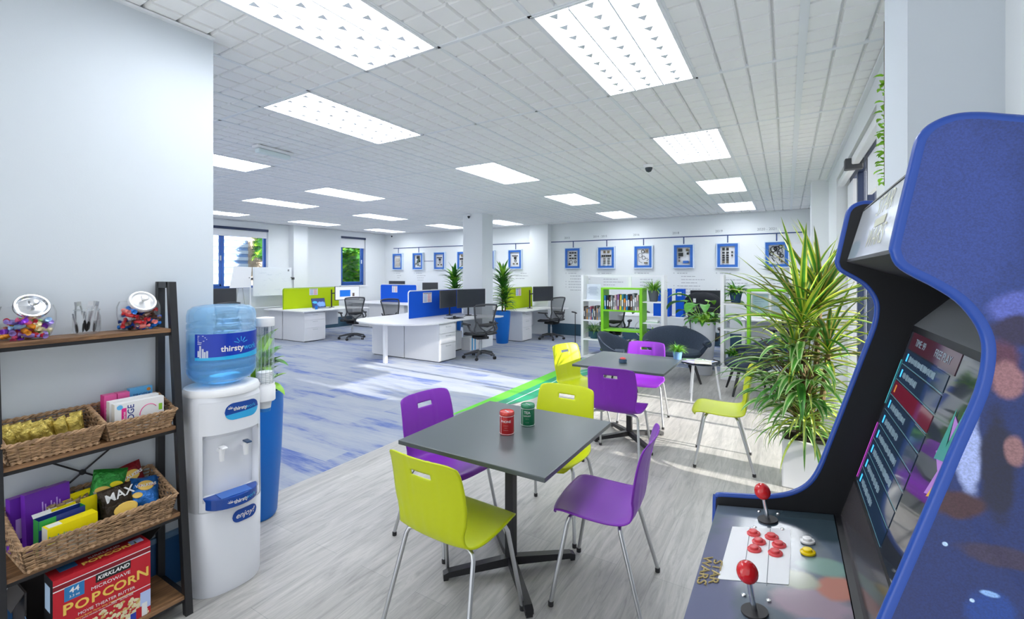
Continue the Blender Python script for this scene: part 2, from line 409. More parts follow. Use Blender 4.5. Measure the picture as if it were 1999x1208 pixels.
struct(MB().bx(WL - .14, WL + .05, w2[0] - .05, w2[1] + .05, w2[2] - .035, w2[2]).build('trim_3', M['white2']))
wr = window('window_3', rw[0], rw[1], rw[2], rw[3], WR + .16, [5.2, 5.85], -1, blind=0, fm='win_dark')
H_ = rw[3] - rw[2]
MB().bx(-.15, -.09, 0.1, 2.7, H_ - .1, H_ - .03).build('blind_headrail', M['white2'], wr, bevel=.01)
MB().bx(-.06, -.03, 0.1, 1.2, H_ - .42, H_ - .1).bx(-.06, -.03, 2.2, 2.7, .05, H_ - .1).build('roller_blind', M['paper'], wr)  # full-length blind on the far pane is added to cut off the sun
MB().bx(-.2, -.06, 1.42, 1.52, H_ - .14, H_ - .04).build('blind_bracket', M['dark'], wr, bevel=.01)

# ------------------------------------------------------------------ ceiling
U = lambda n: (n + .143) * .6
V = lambda n: (n - .63) * .6
LIGHTS = [(-1, 4), (-1, 8), (-1, 12), (-1, 16), (-3, 2), (-5, 4), (-5, 8), (-5, 12), (-5, 16), (-9, 4), (-9, 8), (-9, 12), (-9.001, 16), (-13, 8), (-13, 12), (-13, 16), (-17, 8), (-17, 12), (-17, 16)]
LIGHTS = [(-1, 4), (-1, 8), (-1, 12), (-1, 16), (-3, 2), (-5, 4), (-5, 8), (-5, 12), (-5, 16), (-9, 4), (-10, 8), (-10, 16), (-13, 8), (-13, 12), (-13, 16), (-17, 8), (-17, 12), (-17, 16)]
taken = set()
for n, m_ in LIGHTS: taken.add((n, m_)); taken.add((n, m_ + 1))
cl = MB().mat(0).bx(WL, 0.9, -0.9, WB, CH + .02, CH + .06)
ceil_base = cl.build('ceiling', M['ceil_shade']); struct(ceil_base)
tl = MB()
for n in range(-20, 2):
    for m_ in range(-1, 19):
        if (n, m_) in taken: continue
        for i in range(4):
            for j in range(4):
                x0 = U(n - 1) + i * .15; y0 = V(m_) + j * .15
                if x0 < WL or x0 > WR or y0 > WB - .02: continue
                x1 = min(x0 + .15, WR); y1 = min(y0 + .15, WB)
                a, bq = .004, .011; zt, zb = CH + .02, CH + .004
                p = [(x0 + a, y0 + a, zt), (x1 - a, y0 + a, zt), (x1 - a, y1 - a, zt), (x0 + a, y1 - a, zt),
                     (x0 + bq, y0 + bq, zb), (x1 - bq, y0 + bq, zb), (x1 - bq, y1 - bq, zb), (x0 + bq, y1 - bq, zb)]
                k = len(tl.v); tl.v += p
                for q in ((7, 6, 5, 4), (0, 1, 5, 4), (1, 2, 6, 5), (2, 3, 7, 6), (3, 0, 4, 7)): tl.face([k + z for z in q])
to = tl.build('ceiling', M['ceil']); struct(to)
gb = MB()
for n in range(-20, 2):
    gb.bx(U(n) - .012, U(n) + .012, -0.9, WB, CH, CH + .02)
for m_ in range(0, 20, 2):
    if V(m_) < WB: gb.bx(WL, WR, V(m_) - .012, V(m_) + .012, CH, CH + .02)
gb.bx(U(0) - .03, U(0) + .01, -0.9, WB, CH - .004, CH + .02)
go = gb.build('trim_4', M['tbar']); struct(go)
struct(MB().bx(WL, WR, WB - .03, WB, CH - .02, CH).bx(WR - .03, WR, 2.08, WB, CH - .02, CH).bx(WL, WL + .03, -1, WB, CH - .02, CH).bx(WP, WP + .025, -1, 1.3, CH - .012, CH).build('trim_5', M['tbar']))

# ceiling light panels: frame, reflector glow, louvre
ORD = ['first', 'second', 'third', 'fourth', 'fifth', 'sixth', 'seventh', 'eighth', 'ninth', 'tenth', 'eleventh', 'twelfth', 'thirteenth', 'fourteenth', 'fifteenth', 'sixteenth']
root = thing('ceiling_light', '', 'ceiling light', group='louvred ceiling light panels')
b = MB(); w, l = .3, .6
b.bx(-w, w, -l, -l + .018, -.004, .012).bx(-w, w, l - .018, l, -.004, .012).bx(-w, -w + .018, -l, l, -.004, .012).bx(w - .018, w, -l, l, -.004, .012)
b.build('frame', M['tbar'], root)
MB().bx(-w + .01, w - .01, -l + .01, l - .01, .016, .019).build('reflector', M['light'], root)
b = MB()
for x in (-.095, .095): b.bx(x - .004, x + .004, -l + .02, l - .02, -.012, .014)
for k in range(1, 10):
    y = -l + k * .12
    for cx in (-.19, 0, .19): b.poly([(cx - .09, y, .014), (cx + .09, y, .014), (cx + .09, y + .006, -.008), (cx - .09, y + .006, -.008)])
for k in range(10):
    for cx in (-.19, 0, .19): b.poly([(cx - .028, -l + .04 + k * .12, -.001), (cx + .028, -l + .04 + k * .12, -.001), (cx, -l + .092 + k * .12, -.001)])
b.build('louvre', M['louvre'], root)
rows = {-1: 'row nearest the right-hand wall', -3: 'short row over the cafe tables', -5: 'second row from the right-hand wall', -9: 'middle row', -10: 'middle row', -13: 'row beside the pillar', -17: 'row nearest the left windows'}
names = {(-1, 4): 'large bright ceiling light above the arcade cabinet end of the room', (-3, 2): 'largest louvred ceiling light at the top left, cut by the picture edge',
         (-1, 8): 'ceiling light second from the front in the right-hand row', (-1, 12): 'ceiling light third from the front in the right-hand row', (-1, 16): 'ceiling light last in the right-hand row, over the picture wall',
         (-5, 4): 'louvred ceiling light behind the largest one, left of centre', (-5, 8): 'ceiling light above the room centre, right of the blue desk screen', (-5, 12): 'ceiling light next behind the central one, above the first framed pictures', (-5, 16): 'ceiling light nearest the picture wall, right of the pilaster',
         (-9, 4): 'ceiling light beside the edge of the near left wall, under the exit lamp', (-10, 8): 'ceiling light above the lime desk screen on the left', (-10, 16): 'far ceiling light just right of the column top',
         (-13, 8): 'ceiling light left of the one above the lime desk screen', (-13, 12): 'far ceiling light between the left windows and the column', (-13, 16): 'far ceiling light just left of the column top',
         (-17, 8): 'ceiling light over the large left window', (-17, 12): 'ceiling light by the pilaster of the window wall', (-17, 16): 'ceiling light over the small far window'}
first = True
for n, m_ in LIGHTS:
    loc = ((U(n) + U(n - 1)) / 2, (V(m_) + V(m_ + 2)) / 2, CH)
    if first: root.location = loc; root['label'] = names[(n, m_)]; first = False
    else: dup(root, loc, label=names[(n, m_)])

# small ceiling fittings
t = thing('exit_lamp', 'slim white emergency lamp fixed under the ceiling tiles', 'lamp', (-4.59, 2.78, CH), rz=0.05)
MB().bx(-.05, .05, -.2, .2, -.03, 0).build('housing', M['white2'], t, bevel=.006)
MB().bx(-.035, .035, -.18, .18, -.075, -.03).build('diffuser', mat('frosted_glass', (.75, .85, .88), .3), t, bevel=.012)
def dome(loc, label, r=.055, nm='security_camera'):
    t = thing(nm, label, 'camera', loc)
    MB().lathe([(r * 1.1, 0), (r * 1.1, -.02), (r * .95, -.035)], 20).build('mount', M['white2'], t, smooth=True)
    MB().lathe([(r * .8, -.03), (r * .75, -.055), (r * .5, -.08), (.001, -.09)], 20).build('dome', mat('smoked_dome', (.03, .04, .05), .08), t, smooth=True)
dome((-1.41, 5.5, CH), 'white dome camera with dark lens on the ceiling above the lime chairs')
dome((-5.93, 8.00, CH - .01), 'dark ball camera at the top of the column', .035)
dome((-11.1, 10.75, CH - .02), 'small black camera in the far left ceiling corner', .03)
t = tag(MB().lathe([(.05, 0), (.05, -.015), (.03, -.035), (.0, -.036)], 16).build('smoke_detector', M['white2'], smooth=True, loc=(-2.6, 7.28, CH)), 'small white smoke detector between two ceiling lights', 'detector')

# ------------------------------------------------------------------ outside
gs = tag(MB().bx(-30, -12.2, -8, 22, -.3, -.2).bx(1.2, 20, -8, 22, -.3, -.2).build('ground', mat('outside_paving', (.35, .36, .36), .9, var=.2, vs=1)), None, None, kind='structure')
sid = mat('blue_siding', (.22, .36, .68), .5); sid2 = mat('blue_siding_gap', (.55, .68, .9), .5)
t = thing('neighbour_building', 'pale blue clad building seen through the large left window', 'building', (-17, 4, -.2))
b = MB()
for k in range(60): b.mat(k % 2).bx(0, .04 + .03 * (k % 2), -1, 5.3, k * .12, k * .12 + .12)
b.build('clad_wall', [sid, sid2], t)
MB().bx(-.05, .05, 5.3, 12.6, 0, 4.4).build('brick_wall', mat('tan_brick', (.42, .34, .27), .9, var=.25, vs=12), t)
t = thing('neighbour_building', 'blue clad building seen through the right-hand window', 'building', (17, 4, -.2))
b = MB()
for k in range(38): b.mat(k % 2).bx(0, .05 + .03 * (k % 2), -10, 22, k * .125, k * .125 + .125)
b.build('clad_wall', [sid, sid2], t)
def bush(name, label, c, r, n, mk='leaf', seed=1, sz=.12, cat='hedge'):
    rnd = random.Random(seed); b = MB()
    for _ in range(n):
        th, ph = rnd.uniform(0, 2 * PI), math.acos(rnd.uniform(-.6, 1)); q = rnd.uniform(.75, 1)
        p = (c[0] + r[0] * q * math.sin(ph) * math.cos(th), c[1] + r[1] * q * math.sin(ph) * math.sin(th), c[2] + r[2] * q * math.cos(ph))
        b.mat(rnd.choice((0, 0, 1))).leaf(p, rnd.uniform(0, 2 * PI), rnd.uniform(-.6, .9), sz * rnd.uniform(.7, 1.5), sz * .6, .8, 3)
    o = tag(b.build(name, [M[mk], M['leaf_light']]), label, cat)
    MB().lathe([(.001, -.8), (.75, -.5), (.8, 0), (.6, .6), (.001, .8)], 20, c, sx=r[0], sy=r[1], M=Matrix.Diagonal((1, 1, r[2]))).build('inner_foliage', M['leaf_dark'], o, smooth=True)
    return o
bush('hedge', 'tall green hedge outside the small far window', (-14, 11.3, 1.6), (.9, 2.0, 2.2), 2600, sz=.22, seed=2)
bush('tree', 'tree with grey-green leaves outside the large left window', (-15.6, 9.2, 2.5), (.35, .42, .7), 260, mk='leaf_dark', sz=.2, seed=3, cat='tree')
# ------------------------------------------------------------------ cafe tables
def cafe_table(loc, rz, label, foot_rot):
    t = thing('cafe_table', label, 'table', loc, rz, 'square cafe tables')
    MB().bx(-.42, .42, -.42, .42, .728, .75).build('table_top', M['top'], t, bevel=.003)
    MB().bx(-.024, .024, -.024, .024, .03, .72).bx(-.15, .15, -.15, .15, .719, .728).build('column', M['black'], t, bevel=.002)
    for k in range(4):
        a = foot_rot + k * PI / 2
        R = Matrix.Rotation(a, 4, 'Z')
        b = MB()
        b.prism([(0, .075), (.34, .045), (.365, .035), (.365, .014), (0, .03)], lambda p, q, y: R @ Vector((p, y, q)), -.02, .02)
        b.prism([(.335, .018), (.366, .018), (.364, 0), (.34, 0)], lambda p, q, y: R @ Vector((p, y, q)), -.016, .016)
        b.build('foot', M['black'], t)
    return t
cafe_table((-1.28, 2.11, 0), .0, 'near square graphite cafe table with the red and green tins on it', math.radians(45))
cafe_table((-1.31, 4.38, 0), .0, 'far square graphite cafe table with a small dish of sweets on it', math.radians(45))

# ------------------------------------------------------------------ moulded chairs
PROF = [(.228, .418), (.222, .432), (.205, .443), (.16, .447), (.09, .443), (.01, .437), (-.07, .434), (-.13, .438), (-.165, .452), (-.185, .478),
        (-.198, .515), (-.206, .555), (-.212, .60), (-.219, .65), (-.228, .70), (-.236, .735), (-.243, .762), (-.252, .79), (-.262, .815), (-.268, .825)]
HW = [.165, .19, .205, .215, .220, .222, .220, .212, .200, .190, .190, .200, .208, .210, .208, .206, .204, .201, .196, .188]
def chair_shell(name, m, parent):
    nx, sub = 28, 3
    rows = []
    n = len(PROF)
    def interp(arr, t):
        i = min(int(t), len(arr) - 2); f = t - i
        p0 = arr[max(i - 1, 0)]; p1 = arr[i]; p2 = arr[i + 1]; p3 = arr[min(i + 2, len(arr) - 1)]
        g = lambda a, b, c, d: .5 * ((2 * b) + (-a + c) * f + (2 * a - 5 * b + 4 * c - d) * f * f + (-a + 3 * b - 3 * c + d) * f ** 3)
        if isinstance(p0, tuple): return tuple(g(*q) for q in zip(p0, p1, p2, p3))
        return g(p0, p1, p2, p3)
    T = [(i / sub) for i in range((n - 1) * sub + 1)]
    b = MB()
    zs = []
    for t in T:
        y, z = interp(PROF, t); hw = interp(HW, t); back = max(0, min(1, (t - 8) / 3.0)); seat = 1 - back
        zs.append(z)
        for i in range(nx + 1):
            q = -1 + 2 * i / nx; x = q * hw
            yy = y + back * .030 * abs(q) ** 2.2 + seat * 0
            zz = z + seat * (.012 * abs(q) ** 3 - .006 * (1 - q * q)) * min(1, t / 3)
            yy -= .03 * abs(q) ** 3 * max(0, 1 - t / 5)
            if t > 16.5: zz -= .016 * abs(q) ** 7 * (t - 16.5) / 2.5
            if 8 < t < 13: # moulded ribs low on the back
                k = math.sin(PI * (t - 8) / 5); yy -= .0035 * k * max(0, math.cos(q * PI * 5.5)) * (1 if abs(q) < .75 else 0)
            # raised centre panel edge
            if t >= 10: yy += .0035 * max(0, 1 - abs(abs(q) - .36) / .05)
            b.v.append((x, yy, zz))
    W = nx + 1
    for j in range(len(T) - 1):
        for i in range(nx):
            q0 = -1 + 2 * i / nx; q1 = q0 + 2 / nx
            if j >= 3 * 15 and j < 3 * 16 + 0 and abs((q0 + q1) / 2) < .29: continue
            a = j * W + i; b.face((a, a + W, a + W + 1, a + 1))
    o = b.build(name, m, parent, smooth=True, sharp=None)
    md = o.modifiers.new('solid', 'SOLIDIFY'); md.thickness = .007; md.offset = 0
    return o
def make_chair(name, label, m, loc, rz, group):
    t = thing(name, label, 'chair', loc, rz, group)
    chair_shell('seat_shell', m, t)
    for sx in (-1, 1):
        for fr in (1, -1):
            if fr == 1: p = [(sx * .10, .10, .425), (sx * .165, .115, .425), (sx * .188, .122, .418), (sx * .198, .13, .395), (sx * .235, .20, .02)]
            else: p = [(sx * .10, -.10, .42), (sx * .165, -.115, .42), (sx * .188, -.122, .412), (sx * .198, -.13, .39), (sx * .24, -.235, .02)]
            l = MB().tube(p, .0105, 10).build('leg', M['steel'], t, smooth=True)
            MB().lathe([(.013, 0), (.0135, .02), (.011, .024)], 10, (p[-1][0], p[-1][1], 0)).build('foot_cap', M['blackmatt'], l)
    MB().tube([(-.10, .10, .425), (-.10, -.10, .42)], .009, 8).tube([(.10, .10, .425), (.10, -.10, .42)], .009, 8).tube([(-.10, 0, .422), (.10, 0, .422)], .009, 8).build('underframe', M['steel'], t, smooth=True)
    return t
YL, PU = 'lime plastic cafe chairs', 'purple plastic cafe chairs'
ych = make_chair('cafe_chair', 'nearest lime plastic chair, its back to the viewer at the near table', M['yellow'], (-1.32, 1.69, 0), -0.04, YL)
pch = make_chair('cafe_chair', 'purple plastic chair on the right of the near table, half in shadow', M['purple'], (-.80, 2.23, 0), PI / 2 + .11, PU)
dup(ych, (-1.30, 2.66, 0), PI + .02, 'lime plastic chair on the far side of the near table')
dup(pch, (-1.79, 2.22, 0), -PI / 2 - .13, 'purple plastic chair on the left of the near table')
dup(pch, (-1.25, 3.87, 0), .02, 'purple plastic chair with its back to the viewer at the far table')
dup(pch, (-1.34, 4.98, 0), PI + .10, 'purple plastic chair on the far side of the far table')
dup(ych, (-1.87, 4.52, 0), -PI / 2 - .32, 'lime plastic chair on the left of the far table, next to the green floor strip')
dup(ych, (-.48, 4.26, 0), PI / 2 + .12, 'lime plastic chair pulled out on the right of the far table, beside the big plant')

# ------------------------------------------------------------------ things on the tables
def tin(loc, col, dark, label, rz, words):
    m = mat('tin_' + label.split()[0], col, .3, .2); m2 = mat('tin_lid_' + label.split()[0], dark, .25, .3)
    t = thing('money_tin', label, 'tin', loc, rz)
    MB().lathe([(.037, 0), (.038, .003), (.0375, .102), (.036, .105)], 32).build('body', m, t, smooth=True)
    MB().lathe([(.039, .1), (.0395, .104), (.0395, .114), (.037, .119), (.036, .116), (.001, .116)], 32).build('lid', m2, t, smooth=True)
    MB().bx(-.02, .02, -.003, .003, .1155, .1175).build('coin_slot', M['steel'], t)
    b = MB(); b.tube([(.0385 * math.cos(a * PI / 16), .0385 * math.sin(a * PI / 16), .098) for a in range(32)], .0009, 5, closed=True)
    b.tube([(.0385 * math.cos(a * PI / 16), .0385 * math.sin(a * PI / 16), .006) for a in range(32)], .0009, 5, closed=True)
    b.tube([(.0385 * math.cos(-1.35), .0385 * math.sin(-1.35), .006), (.0385 * math.cos(-1.35), .0385 * math.sin(-1.35), .098)], .0007, 5)
    b.build('pinstripe', M['paper'], t)
    q = MB(); q.tube([(-.039, 0, .085), (-.047, 0, .083), (-.05, 0, .073), (-.047, 0, .063), (-.039, 0, .06)], .003, 6); q.build('side_clasp', M['steel'], t, smooth=True)
    for k, (wd, sz, z) in enumerate(words):
        # curve the word round the tin
        me = text('printed_label', wd, sz, Matrix.Identity(4), M['paper'], t, .0002)
        for v in me.data.vertices:
            a = -.62 + v.co.x / .0385; zz = z + v.co.y; rr = .0384 + v.co.z
            v.co = (rr * math.cos(a), rr * math.sin(a), zz)
    return t
tin((-1.275, 2.06, .75), (.42, .012, .015), (.6, .06, .05), 'red tin with a slotted lid and white lettering on the near table', -.55, [('PHONE', .017, .072), ('- - - - -', .009, .052), ('- - -', .009, .040), ('- - - - -', .009, .028)])
tin((-1.245, 2.235, .75), (.006, .15, .06), (.05, .28, .14), 'green tin with a slotted lid and white lettering behind the red tin', -.55, [('TEA', .02, .078), ('LUXURY', .011, .06), ('- - - -', .009, .045), ('- - - -', .009, .025)])
t = thing('sweet_dish', 'small dark blue dish of red sweets on the far table', 'dish', (-1.34, 4.27, .75))
MB().lathe([(.034, 0), (.038, .004), (.038, .034), (.034, .034), (.034, .008), (.001, .008)], 24).build('dish', mat('dish_blue', (.05, .10, .17), .3), t, smooth=True)
MB().lathe([(.001, .034), (.03, .036), (.022, .048), (.001, .054)], 14).build('sweet_pile', mat('red_sweets', (.65, .09, .08), .4, bump=.8, bs=90), t, smooth=True)['kind'] = 'stuff'
# ------------------------------------------------------------------ pot plants helper
def pot(b, r0, r1, h, wall=.006, n=24, c=(0, 0, 0)):
    return b.lathe([(r0, 0), (r0 + (r1 - r0) * .5, h * .5), (r1, h), (r1 - wall, h), (r1 - wall * 1.3, h * .86), (.001, h * .86)], n, c)
def pot_plant(name, label, loc, r0, r1, h, pm, leaves, cat='plant', group=None, rz=0, foliage_mats=None, stems=None, seed=3, wall=.006):
    """leaves: dict(n, L, w, el=(a,b), droop=(a,b), z, spread, two, mats)"""
    rnd = random.Random(seed)
    t = thing(name, label, cat, loc, rz, group)
    pot(MB(), r0, r1, h, wall).build('pot', pm, t, smooth=True, sharp=50)
    MB().lathe([(.001, h * .9), (r1 - wall * 1.2, h * .875)], 20, cap=False).build('soil', M['soil'], t)
    b = MB()
    for k in range(leaves['n']):
        z = h * .9 + rnd.uniform(0, leaves.get('z', .02)); az = rnd.uniform(0, 2 * PI); sp = rnd.uniform(0, leaves.get('spread', .3)) * r1
        b.mat(0 if leaves.get('two') else rnd.randint(0, len(foliage_mats) - 1))
        b.leaf((sp * math.cos(az), sp * math.sin(az), z), az + rnd.uniform(-.4, .4), rnd.uniform(*leaves['el']), leaves['L'] * rnd.uniform(.6, 1.15), leaves['w'] * rnd.uniform(.8, 1.2), rnd.uniform(*leaves['droop']), leaves.get('seg', 6), two=leaves.get('two', False))
    b.build('foliage', foliage_mats, t, smooth=True)
    return t
pot_plant('pot_plant', 'small feathery green plant in a pale blue pot on the corner of the far table', (-.93, 4.73, .75), .036, .046, .075, mat('pot_pale_blue', (.16, .32, .62), .5),
          dict(n=170, L=.10, w=.006, el=(.2, 1.5), droop=(.8, 2.0), spread=.7, seg=5), foliage_mats=[M['leaf_light'], M['leaf']], group='potted plants', seed=5)
# ------------------------------------------------------------------ ladder shelf on the left
LX = lambda z: -2.395 - .109 * z          # front line of the leaning legs
t = thing('ladder_shelf', 'black metal ladder shelf with four oak boards against the left wall', 'shelf', (0, 0, 0))
for v0, v1 in ((.44, .47), (1.03, 1.06)):
    b = MB()
    q = [(LX(0), 0), (LX(1.56), 1.56), (LX(1.56) - .032, 1.56), (LX(0) - .032, 0)]
    b.prism(q, lambda p, z, v: (p, v, z), v0, v1)
    b.bx(-2.712, -2.682, v0, v1, 0, 1.56).bx(-2.69, LX(1.56) - .02, v0, v1, 1.53, 1.56).bx(-2.69, LX(.07) - .02, v0, v1, .055, .08)
    b.build('side_frame', M['black'], t)
SH = [1.335, .875, .475, .095]
for z in SH:
    fx = LX(z) + .0; x0 = -2.70
    MB().bx(x0, fx - .004, .47, 1.03, z - .018, z).build('shelf_board', M['wood'], t, bevel=.002)
    MB().bx(fx - .032, fx - .012, .47, 1.03, z - .034, z - .018).bx(x0, x0 + .018, .47, 1.03, z - .034, z - .018).bx(x0, fx - .03, .47, .485, z - .034, z - .018).bx(x0, fx - .03, 1.015, 1.03, z - .034, z - .018).build('shelf_rail', M['black'], t)
b = MB(); vx, zx = .75, .712
for sg in (1, -1): b.tube([(-2.70, .46, zx - sg * .22), (-2.70, 1.04, zx + sg * .22)], .004, 6)
b.lathe([(.012, -.004), (.012, .004)], 12, (-2.698, vx, zx), M=Matrix.Rotation(PI / 2, 3, 'Y')).build('cross_brace', M['black'], t)

# baskets -------------------------------------------------------------
def basket(label, u0, u1, v0, v1, z, hf, hb, seed):
    """u1 = front (towards the room), u0 = wall side; sides flare outwards, back higher than front"""
    rnd = random.Random(seed)
    t = thing('wicker_basket', label, 'basket', (0, 0, 0), group='wicker baskets on the ladder shelf')
    fl = .018
    def corner(k, f):      # f 0..1 height fraction; k corner id
        U_ = [(u0, v0), (u1, v0), (u1, v1), (u0, v1)][k]; su = [-0.3, 1, 1, -.3][k]; sv = [-1, -1, 1, 1][k]; h = hb if k in (0, 3) else hf
        return Vector((U_[0] + su * fl * f, U_[1] + sv * fl * f, z + .006 + h * f))
    b = MB(); bd = MB()
    rows = 10
    for r in range(rows + 1):
        f = r / rows
        for k in range(4):
            a, c = corner(k, f), corner((k + 1) % 4, f)
            n_st = max(4, int((c - a).length / .028)); d = (c - a); out = Vector((d.y, -d.x, 0)).normalized()
            pts = []
            for i in range(n_st * 2 + 1):
                q = i / (n_st * 2); ph = (i + r * 2) * PI / 2
                pts.append(a + d * q + out * (.0035 * math.sin(ph)) + Vector((0, 0, rnd.uniform(-.002, .002))))
            b.tube(pts, .0036, 5, caps=False)
    b.build('woven_side', M['wicker'], t, smooth=True)
    for k in range(4):
        n_st = max(4, int((corner(k, 0) - corner((k + 1) % 4, 0)).length / .028))
        for i in range(n_st + 1):
            q = i / n_st
            bd.tube([corner(k, 0).lerp(corner((k + 1) % 4, 0), q), corner(k, 1).lerp(corner((k + 1) % 4, 1), q)], .0028, 5)
    bd.bx(u0, u1, v0, v1, z + .002, z + .006)
    bd.build('stakes', M['wicker_dark'], t)
    rm = MB()
    for k in range(4):
        a, c = corner(k, 1.03), corner((k + 1) % 4, 1.03); d = c - a; n_ = int(d.length / .008); out = Vector((d.y, -d.x, 0)).normalized()
        for ph0 in (0, PI):
            rm.tube([a + d * (i / n_) + out * .0045 * math.cos(i * 1.1 + ph0) + Vector((0, 0, .0045 * math.sin(i * 1.1 + ph0))) for i in range(n_ + 1)], .0052, 6)
    rm.build('rim', M['wicker'], t, smooth=True)
    rb = MB()
    a, c = Vector((u1 + .004, v0, z + .007)), Vector((u1 + .004, v1, z + .007)); n_ = int((c - a).length / .0055)
    rb.tube([a.lerp(c, i / n_) for i in range(n_ + 1)], [.006 + .0032 * math.sin(i * 1.7) for i in range(n_ + 1)], 7)
    a, c = Vector((u0, v1 + .003, z + .007)), Vector((u1, v1 + .003, z + .007)); rb.tube([a, c], .006, 6)
    a, c = Vector((u0, v0 - .003, z + .007)), Vector((u1, v0 - .003, z + .007)); rb.tube([a, c], .006, 6)
    rb.build('braided_foot', M['wicker'], t, smooth=True)
    return t
basket('long wicker basket of crisps and biscuit boxes on the third board', -2.69, -2.44, .52, .985, SH[2], .092, .165, 1)
basket('wicker basket of tea and fridge boxes at the right of the second board', -2.69, -2.505, .785, 1.01, SH[1], .07, .12, 2)
basket('wicker basket of yellow snack bars at the left of the second board', -2.69, -2.505, .49, .745, SH[1], .07, .12, 3)

# snack bars
pack = mat('snack_wrapper_yellow', (.70, .52, .02), .35, .3, var=.35, vs=60, bump=.8, bs=70); pack2 = mat('snack_wrapper_gold', (.50, .38, .08), .3, .4, var=.4, vs=70, bump=.8, bs=80)
def sachet(name, w, h, d, mats, seed, parent=None, zig=True):
    """pillow bag standing in x(width) z(height), thickness y; origin at the bottom centre"""
    rnd = random.Random(seed); b = MB(); nu, nv = 12, 16
    offs = [rnd.uniform(-1, 1) for _ in range(40)]
    for sgn in (1, -1):
        def fn(a, c):
            q = 2 * a - 1; body = max(0, (1 - q ** 4)) ** .6 * max(0, 1 - abs(2 * c - 1) ** 3.5) ** .7
            wr = .12 * (offs[int(a * 12)] * math.sin(c * 19 + offs[int(c * 16)] * 2)) * body
            x = q * w / 2 * (1 - .05 * math.sin(PI * c)); z = c * h
            return (x, sgn * d / 2 * (body * (1 + wr)) + .15 * d * math.sin(a * 7 + seed) * (1 - body), z)
        if sgn > 0: b.grid(fn, nu, nv)
        else: b.mat(1).grid(lambda a, c: fn(1 - a, c), nu, nv)
    return b.build(name, mats, parent, smooth=True)
for k in range(13):
    rnd = random.Random(50 + k)
    o = sachet('snack_bar', .034, .092, .02, [pack if k % 3 else pack2, pack2], k)
    row = k % 2; v = .515 + (k // 2) * .034 + row * .012
    o.scale = (1.25, 1.2, 1.2)
    o.location = (-2.635 + row * .062 + rnd.uniform(-.006, .006), v, SH[1] + .016)
    o.rotation_euler = (rnd.uniform(-.25, .25), rnd.uniform(-.45, -.1), PI / 2 + rnd.uniform(-.7, .7))
    tag(o, 'yellow wrapped snack bar in the left basket of the second board', 'snack', 'yellow wrapped snack bars')

# boxes -----------------------------------------------------------------
def carton(name, label, cat, loc, rz, d, w, h, faces, open_top=False, tilt=0, group=None):
    """faces: (front, side, top) materials. local x = depth (front at +x), y = width, z = height"""
    t = thing(name, label, cat, loc, rz, group)
    t.rotation_euler = (0, tilt, rz)
    b = MB()
    x0, x1, y0, y1 = -d / 2, d / 2, -w / 2, w / 2
    b.mat(0).poly([(x1, y0, 0), (x1, y1, 0), (x1, y1, h), (x1, y0, h)]).poly([(x0, y1, 0), (x0, y0, 0), (x0, y0, h), (x0, y1, h)])
    b.mat(1).poly([(x0, y0, 0), (x1, y0, 0), (x1, y0, h), (x0, y0, h)]).poly([(x1, y1, 0), (x0, y1, 0), (x0, y1, h), (x1, y1, h)])
    b.mat(2).poly([(x0, y0, 0), (x0, y1, 0), (x1, y1, 0), (x1, y0, 0)])
    if not open_top: b.poly([(x0, y0, h), (x1, y0, h), (x1, y1, h), (x0, y1, h)])
    o = b.build('carton', list(faces), t)
    if open_top:
        o.modifiers.new('s', 'SOLIDIFY').thickness = .0012
        MB().poly([(x0, y0, h), (x0, y1, h), (x0 - d * .35, y1, h + .012), (x0 - d * .35, y0, h + .012)]).build('flap', faces[2], t)
    return t
def face_text(t, body, size, x, y, z, m, rot=0, sx=1, shear=0, off=0, align='CENTER', name='printed_lettering'):
    """lettering on the +x face of a carton"""
    R = frame_matrix((x, y, z), (0, 1, 0), (0, 0, 1)) @ Matrix.Rotation(rot, 4, 'Z')
    return text(name, body, size, R, m, t, .0002, align, sx, off, shear)
P = lambda n, c, r=.45: mat('print_' + n, c, r)
pw, pk, pb, pg, py, pn, pp = P('white', (.8, .8, .8)), P('magenta', (.75, .02, .25)), P('sky', (.12, .45, .80)), P('green', (.02, .32, .05)), P('yellow', (.88, .72, .0)), P('navy', (.01, .03, .22)), P('violet', (.13, .015, .38))
ppink = P('pink', (.72, .10, .32)); pcream = P('cream', (.76, .74, .68)); pblack = P('black', (.01, .01, .012)); pgold = P('gold', (.85, .55, .10)); pred = P('red', (.50, .008, .02)); pdred = P('darkred', (.22, .005, .015)); pgrey = P('grey', (.3, .3, .33))
z2 = SH[1] + .008
for k, (v, lab) in enumerate(((.828, 'pink tea box with a torn lid, left of the pair in the right basket'), (.876, 'pink tea box next to the sky blue box in the right basket'))):
    t = carton('tea_box', lab, 'box', (-2.655, v, z2), 0, .045, .045, .165, (ppink, pk, ppink), group='pink tea boxes')
    b = MB()
    for q in range(5): b.bx(.0226, .023, -.016, .014 - (q % 2) * .006, .03 + q * .018, .036 + q * .018)
    b.build('printed_lines', pw, t)
t = carton('cereal_box', 'sky blue box with dark lettering behind the white boxes', 'box', (-2.668, .950, z2), 0, .03, .09, .172, (pb, pb, pb))
face_text(t, 'PROPER', .02, .0153, .004, .137, pn)
MB().lathe([(.008, 0), (.008, .0006)], 14, (.0152, .030, .158), M=Matrix.Rotation(PI / 2, 3, 'Y')).build('orange_spot', M['orange'], t)
